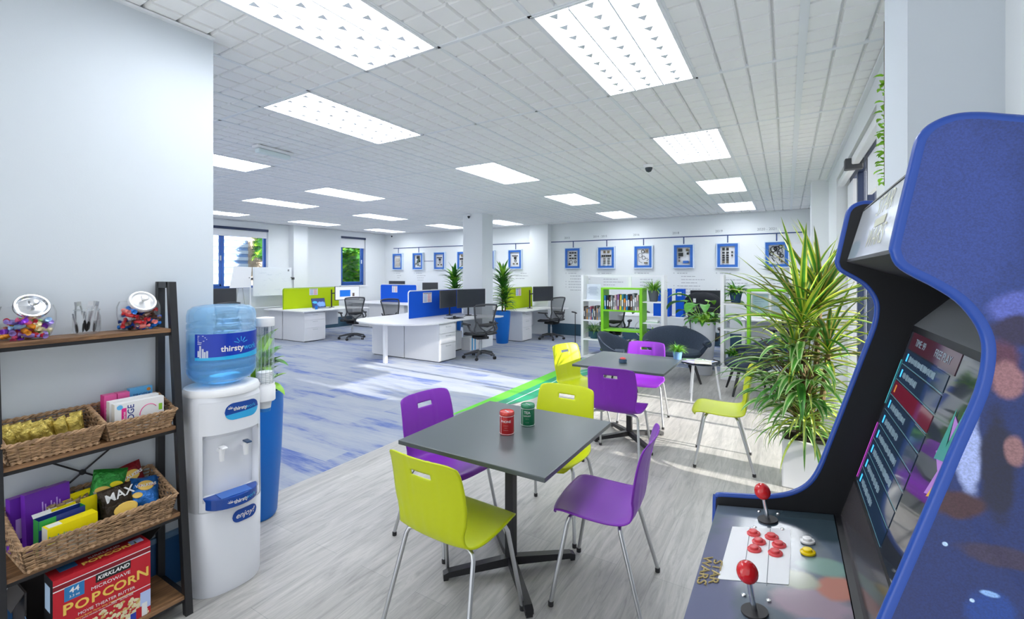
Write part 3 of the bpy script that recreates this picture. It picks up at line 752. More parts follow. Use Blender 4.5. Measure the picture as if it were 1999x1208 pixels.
for k in range(2):
    t = carton('snack_carton', ('white carton with navy lettering and a pink curve at the front of the right basket', 'white carton standing behind the lettered white carton in the right basket')[k], 'box', (-2.55 - k * .038, .903 - k * .006, z2 + .006), .0, .034, .185, .132 + .008 * k, (pw, pcream, pw))
    if k == 0:
        face_text(t, 'RIDGE', .034, .0173, -.033, .072, pn, PI / 2, off=.0004)
        face_text(t, 'FI Series', .014, .0176, -.058, .07, pw, PI / 2).location.x = .0004
        MB().bx(.0171, .0174, -.068, -.050, .02, .11).build('pink_band', pk, t)
        MB().lathe([(.011, 0), (.011, .0006)], 16, (.0171, -.074, .116), M=Matrix.Rotation(PI / 2, 3, 'Y')).build('blue_spot', pb, t)
        MB().tube([(.0175, .035 + .036 * math.cos(a * .12), .062 + .045 * math.sin(a * .12)) for a in range(6, 27)], .0016, 5).build('pink_curve', pk, t)
        MB().bx(.0171, .0174, .072, .086, .07, .10).build('green_mark', M['leaf_light'], t)
# lower basket
z3 = SH[2] + .008
for k in range(2):
    t = carton('biscuit_box', ('tall violet box at the left end of the long basket', 'violet box with white lettering leaning in the long basket')[k], 'box', (-2.66 + k * .04, .575 + k * .045, z3), .15, .035, .12 + k * .02, .215 + k * .012, (pp, pp, P('violet_light', (.25, .05, .5))), tilt=-.08 if k else -.05)
    b = MB()
    for q in range(7): b.bx(.0177, .018, -.02 + q * .009, -.016 + q * .009, .135, .135 + .045 - (q * 7 % 5) * .006)
    b.bx(.0177, .018, -.045, -.028, .05, .13).build('printed_marks', P('lilac', (.55, .35, .8)), t)
t = carton('snack_carton', 'open yellow carton with brown packets inside, in the middle of the long basket', 'box', (-2.60, .69, z3), .1, .05, .15, .155, (py, pcream, py), open_top=True)
for k in range(5):
    o = sachet('biscuit_packet', .03, .05, .02, [mat('brown_foil', (.16, .10, .05), .3, .3), mat('brown_foil2', (.25, .17, .08), .3, .3)], 80 + k)
    o.location = (-2.60 + (k % 2) * .012 - .006, .635 + k * .024, z3 + .115); o.rotation_euler = (.2, -.2, 1.4 + k * .2)
    tag(o, 'brown foil packet standing in the open yellow carton', 'snack', 'brown foil packets')
t = carton('snack_carton', 'white and navy carton with a green edge, between the two yellow cartons', 'box', (-2.545, .638, z3), .1, .045, .145, .142, (pn, pg, pw), open_top=True)
MB().bx(.0226, .023, -.07, -.02, .105, .141).build('green_print', pg, t); MB().bx(.0226, .023, -.06, .06, .0, .07).build('pale_print', pw, t)
t = carton('biscuit_box', 'yellow and white breakfast biscuit box at the front of the long basket', 'box', (-2.487, .655, z3), .08, .05, .155, .122, (py, pcream, py))
MB().bx(.0251, .0254, -.0775, .0775, .0, .062).build('white_print', pcream, t)
MB().bx(-.02, .015, -.07, -.03, .1222, .1226).build('white_sticker', pw, t)
face_text(t, 'belvita', .026, .0256, -.04, .082, P('teal', (.02, .3, .4)), off=.0003)
def crisps(label, loc, rot, w, h, ma, mb, words, seed, m_text=None, spots=()):
    o = sachet('crisp_packet', w, h, .04, [ma, mb], seed); o.location = loc; o.rotation_euler = rot
    tag(o, label, 'crisps', 'bags of crisps in the long basket')
    for (nm, x, z, rx, rz_, mm) in spots:
        MB().lathe([(1, 0), (.9, .03), (.001, .05)], 18, M=Matrix.Diagonal((rx, rz_, .06))).build(nm, mm, o).matrix_local = frame_matrix((x, -.0205, z), (1, 0, 0), (0, 0, 1))
    for wd, sz, x, z, r, mm in words:
        text('printed_lettering', wd, sz, frame_matrix((x, -.0235, z), (1, 0, 0), (0, 0, 1)) @ Matrix.Rotation(r, 4, 'Z'), mm, o, .0006, off=.0006)
    return o
foil = lambda n, c: mat('foil_' + n, c, .28, .45, var=.35, vs=45, bump=.7, bs=55)
fr = -PI / 2   # bag fronts (-y local) face the room (+x world): rotate by +90deg
crisps('dark crisp packet with big white letters and a golden crisp picture', (-2.53, .83, z3 + .012), (-.32, 0, PI / 2 + .1), .125, .16, foil('black', (.03, .02, .012)), foil('black2', (.03, .02, .012)),
       [('MAX', .05, .005, .12, .1, pw)], 21, spots=[('crisp_picture', .02, .052, .045, .028, pgold), ('white_spot', .035, .02, .018, .008, pw)])
crisps('green crisp packet behind the dark one', (-2.61, .80, z3 + .095), (-.35, .25, PI / 2 - .1), .125, .14, foil('green', (.02, .22, .03)), foil('green2', (.02, .22, .03)), [], 22, spots=[('crisp_picture', -.02, .05, .03, .016, pgold), ('yellow_spot', .025, .07, .024, .014, py)])
crisps('dark red crisp packet leaning at the back of the long basket', (-2.64, .915, z3 + .09), (-.25, -.15, PI / 2 + .15), .115, .13, foil('red', (.26, .012, .02)), foil('red2', (.26, .012, .02)), [('WALKERS', .02, .004, .076, .12, pw)], 23, spots=[('yellow_disc', .004, .076, .034, .026, pgold), ('red_band', .004, .076, .036, .011, pred)])
crisps('blue crisp packet lying at the right of the long basket', (-2.54, .92, z3 + .045), (-.75, .2, PI / 2 - .15), .115, .14, foil('blue', (.02, .22, .62)), foil('blue2', (.02, .15, .5)), [('WALKERS', .018, 0, .088, .1, pw)], 24, spots=[('yellow_disc', 0, .088, .032, .024, pgold), ('red_band', 0, .088, .036, .010, pred), ('crisp_picture', -.03, .045, .02, .014, pgold)])
crisps('small dark packet half hidden behind the dark crisp packet', (-2.60, .775, z3 + .02), (-.3, 0, PI / 2 + .4), .08, .12, foil('black3', (.02, .03, .02)), foil('black4', (.02, .03, .02)), [], 25)

# popcorn box on the bottom board
z4 = SH[3]
t = carton('popcorn_box', 'red microwave popcorn box with a popcorn picture on the bottom board', 'box', (-2.478, .745, z4), 0, .105, .315, .315, (pred, pblack, P('red_top', (.42, .01, .02))))
X = .0527
cream = P('corn', (.75, .66, .42)); corn2 = P('corn_gold', (.62, .40, .13))
b = MB().bx(X, X + .0004, -.1575, .1575, .268, .272).bx(X, X + .0004, -.1575, .1575, .29, .293); b.bx(X, X + .0004, .02, .1575, .123, .126); b.build('pale_stripes', pw, t)
MB().bx(X, X + .0002, -.1575, .1575, .272, .29).build('dark_band', pdred, t)
MB().bx(X, X + .0005, -.03, .086, .236, .269).build('brand_plate', pblack, t)
face_text(t, 'KIRKLAND', .022, X + .0008, .028, .252, pw, shear=.2, off=.0005)
face_text(t, 'MICROWAVE', .019, X + .0005, .02, .219, pw, sx=1.15)
for i, (ch, y, sz) in enumerate(zip('POPCORN', (-.115, -.072, -.03, .01, .05, .09, .129), (.058, .05, .052, .05, .05, .048, .056))):
    face_text(t, ch, sz, X + .0006, y, .18 + (.006 if i in (0, 6) else 0) - (0.004 if i == 0 else 0), pgold, sx=1.1, off=.0012, name='popcorn_letter')
face_text(t, 'MOVIE THEATER BUTTER', .0165, X + .0005, .008, .143, pw)
face_text(t, 'Natural Butter Flavor With Other Natural Flavors', .0095, X + .0005, .0, .128, pgold)
face_text(t, 'MADE WITH WHOLE GRAIN POPCORN     GLUTEN FREE', .0075, X + .0005, .0, .118, pw)
MB().bx(X, X + .0005, -.125, -.065, .215, .27).build('blue_panel', P('blue_panel', (.02, .18, .45)), t)
face_text(t, '44', .03, X + .0008, -.095, .25, pw, off=.0005); face_text(t, '3.3 oz', .013, X + .0008, -.095, .228, pw)
b = MB(); rnd = random.Random(4)
for k in range(260):
    y = rnd.uniform(-.15, .15); top = .105 - .9 * max(0, -y - .02) ** 1.0 * .7 - .25 * max(0, y - .08)
    if rnd.random() < .03: y, z = -.13, .085
    else: z = rnd.uniform(0, max(.02, top))
    b.mat(0 if rnd.random() < .75 else 1).lathe([(.001, .0012), (rnd.uniform(.004, .009), .0004), (.001, .0001)], 7, (X, y, z + .0), M=Matrix.Rotation(PI / 2, 3, 'Y') @ Matrix.Rotation(rnd.uniform(0, 3), 3, 'Z'), cap=False)
b.build('popcorn_picture', [cream, corn2], t)['kind'] = 'stuff'
b = MB()
for q in range(5): b.mat(q % 3).bx(X + .0010, X + .0016, .045 + q * .02, .065 + q * .02, 0, .012 + .011 * q)
b.build('striped_tub_picture', [pred, pw, P('tub_blue', (.02, .05, .4))], t)
MB().bx(X + .0008, X + .0012, .12, .1575, .03, .105).build('pale_corner', P('paleblue', (.45, .55, .85)), t)
T2 = frame_matrix((.012, .03, .3156), (0, 1, 0), (-1, 0, 0)); text('printed_lettering', 'POPCORN', .035, T2, pgold, t, .0002, sx=1.1, off=.001)
T2 = frame_matrix((-.022, .02, .3156), (0, 1, 0), (-1, 0, 0)); text('printed_lettering', 'KIRKLAND', .022, T2, pw, t, .0002)
MB().bx(-.02, .02, .1, .145, .3152, .3158).build('barcode_label', P('palelabel', (.4, .5, .75)), t)
MB().bx(-.045, .0, -.125, -.07, .3152, .3158).build('blue_top_panel', P('blue_panel2', (.02, .14, .35)), t)
MB().bx(-.04, .02, -.1579, -.1574, .18, .28).build('side_label', P('paleside', (.45, .6, .8)), t)
t = thing('cardboard_carton', 'open dark cardboard carton behind the popcorn box', 'box', (0, 0, 0))
b = MB()
cb = mat('dark_cardboard', (.04, .035, .035), .7); 
b.bx(-2.70, -2.535, .535, .54, z4, .36).bx(-2.70, -2.535, .935, .94, z4, .36).bx(-2.70, -2.695, .535, .94, z4, .40).bx(-2.70, -2.535, .535, .94, z4, z4 + .004)
b.build('box_body', cb, t)
MB().poly([(-2.535, .94, .36), (-2.69, .94, .36), (-2.66, 1.005, .415), (-2.56, 1.005, .40)]).build('box_flap', cb, t, solid=.003)
MB().poly([(-2.535, .535, .36), (-2.69, .535, .36), (-2.67, .50, .30), (-2.54, .50, .30)]).build('box_flap', cb, t, solid=.003)
MB().poly([(-2.45, .552, z4), (-2.53, .552, z4), (-2.53, .535, .27), (-2.46, .535, .24)]).build('printed_side', P('carton_blue', (.10, .22, .4)), t, solid=.002)

# jars -------------------------------------------------------------------
glassj = mat('jar_glass', (1, 1, 1), .02, trans=1.0, ior=1.12, alpha=.32); silver = mat('jar_lid_silver', (.74, .76, .8), .2, .9); lidw = mat('jar_lid_satin', (.82, .83, .85), .3, .4)
z1 = SH[0]
def cookie_jar(label, v, lm, rz=0.0):
    t = thing('sweet_jar', label, 'jar', (-2.635, v, z1), rz)
    # squat barrel with a slanted mouth
    b = MB(); n = 36; prof = [(.30, .002), (.62, .003), (.74, .012), (.86, .04), (.93, .075), (.92, .11), (.82, .135)]
    b.lathe([(r * .068, z) for r, z in prof], n, sx=.78, sy=1.34)
    b.build('glass_body', glassj, t, smooth=True, solid=.0015)
    R = Matrix.Rotation(.95, 3, 'Y')   # lid tips towards the room (+x)
    l = MB().lathe([(.001, .006), (.028, .006), (.04, .002), (.047, .010), (.052, .010), (.055, .004), (.055, -.006), (.05, -.008)], 36, (.016, .008, .132), M=R, sy=1.0).build('lid', lm, t, smooth=True)
    MB().lathe([(.006, .0), (.006, .014), (.014, .020), (.017, .028), (.012, .034), (.001, .036)], 20, (.019, .008, .135), M=R).build('lid_knob', lm, l, smooth=True)
    return t
cookie_jar('slanted glass jar of mixed sweets with a mirror-like lid, left of the top board', .565, silver)
cookie_jar('slanted jar of blue and red chocolates with a satin lid, right of the top board', .935, lidw)
def sweets(n, v, cols, seed, lab, hmax, where):
    protos = {}
    rnd = random.Random(seed)
    for k in range(n):
        cn, col = cols[k % len(cols)]
        if cn not in protos:
            m = mat('sweet_' + cn.replace(' ', '_') + str(seed), col, .3, .25, var=.3, vs=80)
            b = MB(); h = .0085
            b.lathe([(.003, -.019), (.0075, -.022), (.002, -.0125), (h * .8, -.0105), (h, 0), (h * .8, .0105), (.002, .0125), (.0075, .022), (.003, .019)], 9, M=Matrix.Rotation(PI / 2, 3, 'Y'), sx=.9)
            o = b.build('wrapped_sweet', m, smooth=True); protos[cn] = o
        else:
            o = protos[cn].copy(); COL.objects.link(o)
        lay = int(k / (n / hmax)); a = rnd.uniform(0, 2 * PI); q = math.sqrt(rnd.uniform(0, .75))
        o.location = (-2.635 + .042 * q * math.cos(a), v + .074 * q * math.sin(a), z1 + .018 + lay * .018)
        o.rotation_euler = (rnd.uniform(0, 3), rnd.uniform(-.5, .5), rnd.uniform(0, 6)); o.scale = (1.4, 1.4, 1.4)
        tag(o, f'{cn} wrapped sweet in the {where}', 'sweet', lab)
sweets(40, .565, [('lilac', (.35, .25, .7)), ('orange', (.75, .28, .02)), ('pink', (.75, .12, .28)), ('violet', (.2, .02, .5)), ('cream', (.75, .68, .4)), ('pale blue', (.3, .5, .8)), ('green', (.25, .5, .1)), ('red', (.55, .02, .04))], 1, 'sweets in the left jar', 4, 'jar with the mirror-like lid')
sweets(38, .935, [('navy', (.01, .05, .35)), ('royal blue', (.01, .16, .6)), ('red', (.65, .04, .05)), ('coral', (.8, .22, .2)), ('silver', (.45, .45, .5)), ('brown', (.12, .06, .04))], 2, 'chocolates in the right jar', 5, 'jar with the satin lid')
t = thing('open_jar', 'plain open glass jar holding tongs in the middle of the top board', 'jar', (-2.63, .745, z1))
MB().lathe([(.035, .003), (.043, .006), (.046, .02), (.046, .075), (.041, .09), (.041, .104), (.044, .106)], 32).build('glass_body', glassj, t, smooth=True, solid=.0018)
MB().tube([(.0425 * math.cos(a * PI / 16), .0425 * math.sin(a * PI / 16), .106) for a in range(32)], .002, 6, closed=True).build('rim', mat('glass_rim', (.8, .88, .92), .05, trans=.7, alpha=.6), t, smooth=True)
for k, (dx, dy, lean, rz) in enumerate(((.0, -.016, .12, .3), (.01, .002, -.06, -.3), (-.012, .016, -.22, .6))):
    t = thing('tongs', f'steel serving tongs with black tips, {("left", "middle", "right")[k]} of the three in the open jar', 'tongs', (-2.63 + dx, .745 + dy, z1 + .008), rz, 'serving tongs in the open jar')
    t.rotation_euler = (lean, 0, rz)
    b = MB()
    for sg in (-1, 1): b.bx(-.005, .005, sg * .014 - .001, sg * .014 + .001, .035, .09, Matrix.Rotation(-sg * .10, 4, 'X'))
    b.bx(-.006, .006, -.009, .009, .118, .136)
    for sg in (-1, 1): b.prism([(sg * .0165, .05), (sg * .006, .13), (sg * .008, .13), (sg * .0185, .05)], lambda y, z, x: (x, y, z), -.005, .005)
    b.build('arms', M['steel'], t)
    b = MB()
    for sg in (-1, 1): b.lathe([(.001, 0), (.007, .01), (.0075, .03), (.004, .052)], 10, (0, sg * .017, 0), sy=.5)
    b.build('tips', M['blackmatt'], t, smooth=True)
# baskets hold things: done. ------------------------------------------------ water cooler
CXu, CXv = -2.555, 1.268
t = thing('water_cooler', 'white floor-standing water cooler with two taps and a blue drip tray', 'water cooler', (CXu, CXv, 0), -.12)
cw = mat('cooler_white', (.78, .80, .86), .3)
def body_r(a, ex):  # rounded-square plan, front at +x
    c, s_ = math.cos(a), math.sin(a); n_ = 2.6
    return ex / (abs(c) ** n_ + abs(s_) ** n_) ** (1 / n_)
b = MB(); n = 64
prof = [(0.0, .163, 0), (.02, .167, 0), (.415, .171, 0), (.42, .168, 0), (.425, .171, 0), (.96, .167, 0), (.985, .162, 0)]
for z, r, _ in prof:
    for k in range(n):
        a = 2 * PI * k / n; rr = body_r(a, r)
        b.v.append((rr * math.cos(a) * .93, rr * math.sin(a), z))
for j in range(len(prof) - 1):
    for k in range(n):
        k2 = (k + 1) % n
        if j == 4 and (k < 9 or k > n - 10): continue
        b.face((j * n + k, j * n + k2, (j + 1) * n + k2, (j + 1) * n + k))
# recess for the taps
zlo, zhi = .47, .80
ks = [(k % n) for k in range(-9, 10)]
ring = lambda j, k: b.v[j * n + k % n]
base = len(b.v)
lev = [.425, zlo, zlo + .02, zhi - .03, zhi, .96]
dep = [0, 0, .055, .05, 0, 0]
for li, z in enumerate(lev):
    for q, k in enumerate(ks):
        a = 2 * PI * k / n; rr = body_r(a, .169); e = 0 if q in (0, 1, len(ks) - 1, len(ks) - 2) else 1
        d_ = dep[li] * e
        b.v.append((rr * math.cos(a) * .93 - d_, rr * math.sin(a), z))
for li in range(len(lev) - 1):
    for q in range(len(ks) - 1):
        a_ = base + li * len(ks) + q; b.face((a_, a_ + 1, a_ + 1 + len(ks), a_ + len(ks)))
b.build('body', cw, t, smooth=True, sharp=50)
b = MB().lathe([(.166, .98), (.174, .985), (.176, 1.0), (.168, 1.018), (.14, 1.026), (.10, 1.03), (.001, 1.03)], 48, sx=.95)
b.build('top_cover', M['white2'], t, smooth=True)
blu = mat('cooler_blue', (.01, .06, .33), .25); lblu = mat('cooler_light_blue', (.03, .38, .75), .3)
# drip tray
b = MB()
arc = [(.10 + .115 * math.cos(a * PI / 16) * .9, .125 * math.sin(a * PI / 16)) for a in range(-8, 9)]
b.prism([(x, y) for x, y in arc], lambda x, y, z: (x, y, z), .435, .49)
b.build('drip_tray', blu, t, bevel=.004)
MB().bx(.11, .19, -.07, .07, .4905, .493).build('drip_grille', mat('grille_blue', (.03, .13, .5), .3), t)
def tap(y, handle_m, nm):
    q = MB().tube([(.09, y, .71), (.135, y, .71)], .013, 12).tube([(.135, y, .725), (.135, y, .66)], [.015, .011], 12).build('tap', M['white2'], t, smooth=True)
    MB().bx(.125, .18, y - .013, y + .013, .728, .736).build('tap_lever', handle_m, q, bevel=.003)
tap(-.05, M['white2'], 'cold'); tap(.062, mat('lever_navy', (.02, .05, .12), .3), 'hot')
def cooler_badge(z0, z1_, y0, y1, name, m0, m1, rx):
    """pill shaped badge wrapped on the curved front"""
    b = MB(); hh = (z1_ - z0) / 2; zc = (z0 + z1_) / 2; N2 = 40
    for i in range(N2):
        for half in (0, 1):
            pass
    def ht(y):
        e = min(y - y0, y1 - y)
        return hh if e > hh else math.sqrt(max(0, hh * hh - (hh - e) ** 2))
    surf = lambda y: rx(y) + .0015
    for i in range(N2):
        a, c = y0 + (y1 - y0) * i / N2, y0 + (y1 - y0) * (i + 1) / N2
        sp = lambda y: zc - hh * .35 + .25 * (y - y0) * .3
        clampz = lambda z, y: max(zc - ht(y), min(zc + ht(y), z))
        b.mat(0).poly([(surf(a), a, clampz(sp(a), a)), (surf(c), c, clampz(sp(c), c)), (surf(c), c, zc + ht(c)), (surf(a), a, zc + ht(a))])
        b.mat(1).poly([(surf(a), a, zc - ht(a)), (surf(c), c, zc - ht(c)), (surf(c), c, clampz(sp(c), c)), (surf(a), a, clampz(sp(a), a))])
    return b.build(name, [m0, m1], t)
def sq(y, R_=.169):
    y = min(abs(y), R_ * .999); return .93 * (R_ ** 2.6 - y ** 2.6) ** (1 / 2.6)
cooler_badge(.86, .945, -.045, .125, 'brand_badge', blu, lblu, sq)
cooler_badge(.333, .397, -.012, .112, 'enjoy_badge', blu, blu, lambda y: sq(y, .1725))
def wrap_text(body, size, y, z, m, R_, sx=.93, lift=.002, off=0, shear=0, fn=None, parent=t, name='lettering'):
    o = text(name, body, size, Matrix.Identity(4), m, parent, .0003, off=off, shear=shear)
    for v in o.data.vertices:
        yy = y + v.co.x
        xx = (fn(yy) if fn else sx * math.sqrt(max(1e-6, R_ * R_ - yy * yy))) + lift + v.co.z
        v.co = (xx, yy, z + v.co.y)
    return o
wrap_text('thirsty', .025, .027, .914, pw, .17, fn=sq, lift=.0028, off=.0005); wrap_text('work', .025, .080, .914, lblu, .17, fn=sq, lift=.0028)
wrap_text('enjoy!', .038, .05, .366, pw, .17, fn=lambda y: sq(y, .1725), lift=.0026, shear=.25, off=.0003)
trayf = lambda y: .10 + .115 * .9 * math.cos(math.asin(max(-1, min(1, y / .125))))
wrap_text('thirsty', .026, .015, .462, pw, .17, fn=trayf, lift=.001, off=.0005); wrap_text('work', .026, .066, .462, lblu, .17, fn=trayf, lift=.001)
for (yy, zz, fn_, k) in ((-.020, .915, sq, 1), (-.034, .460, trayf, .9)):
    b = MB()
    for q in range(5):
        a = PI * (q + .5) / 5; b.tube([(fn_(yy) + .003, yy + .004 * math.cos(a), zz + .002), (fn_(yy + .013 * math.cos(a)) + .003, yy + .013 * math.cos(a), zz + .002 + .013 * math.sin(a))], .0012, 5)
    b.build('splash_mark', pw, t)
# bottle: its own thing
t = thing('water_bottle', 'big blue water bottle with a dark blue label upside down on the cooler', 'bottle', (CXu, CXv, 1.027), -.12)
bm = mat('bottle_blue', (.32, .66, 1.0), .06, trans=.5, ior=1.25, alpha=.55)
b = MB(); R0 = .157
prof = [(.05, .0), (.10, .012), (.135, .03), (.150, .05), (R0, .07), (R0, .085), (R0 - .004, .09), (R0, .096), (R0, .125), (R0 - .004, .131), (R0, .137), (R0, .275), (R0 - .005, .283), (R0, .291), (R0, .312), (R0 - .005, .320), (R0, .328), (R0, .36), (R0 - .006, .385), (.13, .402), (.10, .408), (.08, .402), (.001, .400)]
b.lathe(prof, 64).build('bottle_shell', bm, t, smooth=True)
b = MB().lathe([(.001, .02), (.13, .035), (.148, .06), (R0 - .005, .075), (R0 - .005, .23), (.001, .23)], 48, cap=False).build('water', mat('water', (.05, .42, .85), .02, trans=.8, ior=1.1, alpha=.85), t, smooth=True)
lb = MB(); n = 48; A0, A1 = -1.15, 1.75
for i in range(n):
    a, c = A0 + (A1 - A0) * i / n, A0 + (A1 - A0) * (i + 1) / n
    zz = lambda q: .168 - .012 + .03 * ((q - A0) / (A1 - A0)) ** 2
    r = R0 + .0012
    P3 = lambda q, z: (r * math.cos(q), r * math.sin(q), z)
    lb.mat(0).poly([P3(a, zz(a)), P3(c, zz(c)), P3(c, .272), P3(a, .272)]); lb.mat(1).poly([P3(a, .142), P3(c, .142), P3(c, zz(c)), P3(a, zz(a))])
lb.build('label', [mat('label_navy', (.005, .035, .42), .3), mat('label_cyan', (.02, .42, .8), .3)], t)
def wt(body, size, ang, z, m, off=0):
    o = text('lettering', body, size, Matrix.Identity(4), m, t, .0003, off=off)
    for v in o.data.vertices:
        a = ang + v.co.x / (R0 + .002); v.co = ((R0 + .002 + v.co.z) * math.cos(a), (R0 + .002 + v.co.z) * math.sin(a), z + v.co.y)
wt('thirsty', .040, -.05, .195, pw, .0008); wt('work', .040, .56, .195, lblu, .0004)
b = MB()
for (a, z0_, z1_) in ((-1.02, .16, .19), (-.96, .155, .215), (-.88, .155, .20), (-.82, .155, .185), (-.75, .155, .19)): 
    r = R0 + .0018; b.poly([(r * math.cos(a - .028), r * math.sin(a - .028), z0_), (r * math.cos(a + .028), r * math.sin(a + .028), z0_), (r * math.cos(a + .028), r * math.sin(a + .028), z1_), (r * math.cos(a - .028), r * math.sin(a - .028), z1_)])
for q in range(6):
    a = -1.05 + .0; r = R0 + .0018; z = .262 - q * .008; w_2 = (.2, .26, .3, .22, .14, .12)[q]
    b.poly([(r * math.cos(a), r * math.sin(a), z), (r * math.cos(a + w_2), r * math.sin(a + w_2), z), (r * math.cos(a + w_2), r * math.sin(a + w_2), z + .003), (r * math.cos(a), r * math.sin(a), z + .003)])
b.build('label_skyline', P('label_pale', (.55, .6, .75)), t)
b = MB()
for q in range(5):
    a = PI * (q + .5) / 5; A = lambda s_: .20 + s_ * math.cos(a) / R0
    b.tube([((R0 + .002) * math.cos(A(.012)), (R0 + .002) * math.sin(A(.012)), .218 + .01 * math.sin(a)), ((R0 + .002) * math.cos(A(.035)), (R0 + .002) * math.sin(A(.035)), .218 + .034 * math.sin(a))], .002, 5)
b.build('splash_mark', lblu, t)
# cup dispenser
t = thing('cup_dispenser', 'clear tube cup dispenser hanging on the right side of the cooler', 'dispenser', (-2.52, 1.478, 0))
MB().lathe([(.045, .98), (.045, 1.33)], 28, cap=False).build('tube', mat('clear_tube', (.9, .95, .97), .05, trans=.9, ior=1.1, alpha=.28), t, smooth=True)
b = MB()
for k in range(14): a = k * 2 * PI / 14; b.tube([(.0455 * math.cos(a), .0455 * math.sin(a), .98), (.0455 * math.cos(a), .0455 * math.sin(a), 1.33)], .0012, 4)
b.build('tube_ribs', mat('clear_rib', (.7, .8, .85), .2, alpha=.5), t)
MB().lathe([(.048, 1.305), (.05, 1.31), (.048, 1.352), (.001, 1.358)], 28).build('cap', M['white2'], t, smooth=True)
MB().lathe([(.048, .885), (.053, .89), (.053, .965), (.049, .97), (.049, .985), (.046, .985)], 28, cap=False).build('holder', M['white2'], t, smooth=True)
MB().bx(-.03, .03, -.06, -.03, .90, .96).build('bracket', M['white2'], t)
t = thing('paper_cup_stack', 'stack of white paper cups inside the clear dispenser tube', 'cups', (-2.52, 1.478, 0))
b = MB()
for k in range(11): b.lathe([(.036, .94 + k * .01), (.039, .946 + k * .01), (.037, .949 + k * .01)], 24)
b.build('stacked_cup', M['white2'], t, smooth=True)
b = MB().lathe([(.027, .825), (.034, .885)], 24).build('lowest_cup', mat('cup_white', (.75, .77, .8), .5), t, smooth=True)
MB().lathe([(.0272, .825), (.0295, .845)], 24, cap=False).build('cup_band', mat('cup_blue', (.02, .2, .6), .5), t, smooth=True)
t = thing('tall_planter', 'tall blue planter with a broad-leaved plant behind the water cooler', 'planter', (-3.02, 1.70, 0), 0, 'tall blue planters')
MB().lathe([(.125, 0), (.135, .02), (.162, .45), (.172, .72), (.170, .83), (.160, .83), (.158, .76), (.001, .76)], 40).build('pot', M['bluepot'], t, smooth=True, sharp=50)
MB().lathe([(.001, .775), (.158, .765)], 24, cap=False).build('soil', M['soil'], t)
rnd = random.Random(11); b = MB()
for k in range(26):
    az = rnd.uniform(-.6, PI * 1.3); 
    b.mat(k % 3).leaf((.03 * math.cos(az), .03 * math.sin(az), .78 + rnd.uniform(0, .30)), az, rnd.uniform(.2, 1.2), rnd.uniform(.18, .28), rnd.uniform(.075, .11), rnd.uniform(.6, 1.4), 8, fold=.15)
b.build('foliage', [M['leaf'], M['leaf_light'], M['leaf_dark']], t, smooth=True)
MB().tube([(0, 0, .76), (.01, .0, 1.1)], .012, 8).build('stem', M['stem'], t)
# ------------------------------------------------------------------ arcade cabinet
PRO = [(.49, 1.690), (.23, 1.7385), (.19, 1.747), (.168, 1.7535), (.153, 1.756), (.143, 1.755), (.135, 1.752), (.129, 1.748), (.1245, 1.742), (.1215, 1.734), (.116, 1.705), (.103, 1.635), (.1025, 1.624), (.106, 1.613), (.116, 1.604), (.134, 1.592), (.152, 1.577), (.165, 1.558), (.1725, 1.538), (.1735, 1.515), (.168, 1.48), (.150, 1.42), (.118, 1.312), (.086, 1.205), (.070, 1.152), (.055, 1.118), (.036, 1.093), (.010, 1.073), (-.02, 1.059), (-.06, 1.047), (-.143, 1.031), (-.153, 1.024), (-.157, 1.012), (-.157, .86), (-.14, .83), (-.02, .74), (.0, .70), (.0, .12), (-.02, .10), (-.02, 0), (.49, 0)]
t = thing('arcade_cabinet', 'blue upright arcade cabinet with red joysticks and printed side art', 'arcade machine', (0, 0, 0))
art = blobs_mat('side_art', (.006, .022, .13), [
    ((.30, .62, 1.68), (.30, 1, .17), (.015, .040, .21)), ((.14, .62, 1.66), (.05, 1, .10), (.022, .052, .26)),
    ((.20, .62, 1.565), (.03, 1, .018), (.09, .12, .48)), ((.195, .62, 1.545), (.025, 1, .014), (.02, .015, .06)),
    ((.176, .62, 1.512), (.016, 1, .022), (.09, .025, .06)), ((.183, .62, 1.498), (.011, 1, .018), (.30, .14, .16)),
    ((.156, .62, 1.42), (.009, 1, .040), (.36, .44, .80)), ((.176, .62, 1.41), (.012, 1, .055), (.006, .009, .04)), ((.188, .62, 1.43), (.007, 1, .014), (.28, .14, .15)),
    ((.145, .62, 1.368), (.022, 1, .014), (.055, .02, .03)), ((.18, .62, 1.325), (.03, 1, .010), (.035, .025, .07)),
    ((.172, .62, 1.268), (.018, 1, .022), (.004, .045, .26)), ((.170, .62, 1.286), (.007, 1, .003), (.25, .45, .85)), ((.138, .62, 1.325), (.002, 1, .002), (.5, .7, 1.)), ((.158, .62, 1.275), (.002, 1, .002), (.5, .7, 1.)),
    ], rough=.45, noise=.45, ns=45, grain=.22, coat=.15)
def smooth_profile(P_, keep):
    out = []
    n = len(P_)
    for i in range(n):
        p1 = P_[i]; p2 = P_[(i + 1) % n]
        if i in keep or not (1 <= i <= 35): out.append(p1); continue
        p0 = P_[i - 1]; p3 = P_[(i + 2) % n]
        for k in range(3):
            f = k / 3
            out.append(tuple(.5 * ((2 * b) + (-a + c) * f + (2 * a - 5 * b + 4 * c - d) * f * f + (-a + 3 * b - 3 * c + d) * f ** 3) for a, b, c, d in zip(p0, p1, p2, p3)))
    return out
PRO = smooth_profile(PRO, (0,))
edge = mat('blue_edge_trim', (.012, .06, .34), .3)
inner = mat('cabinet_inner_black', (.003, .0035, .006), .5)
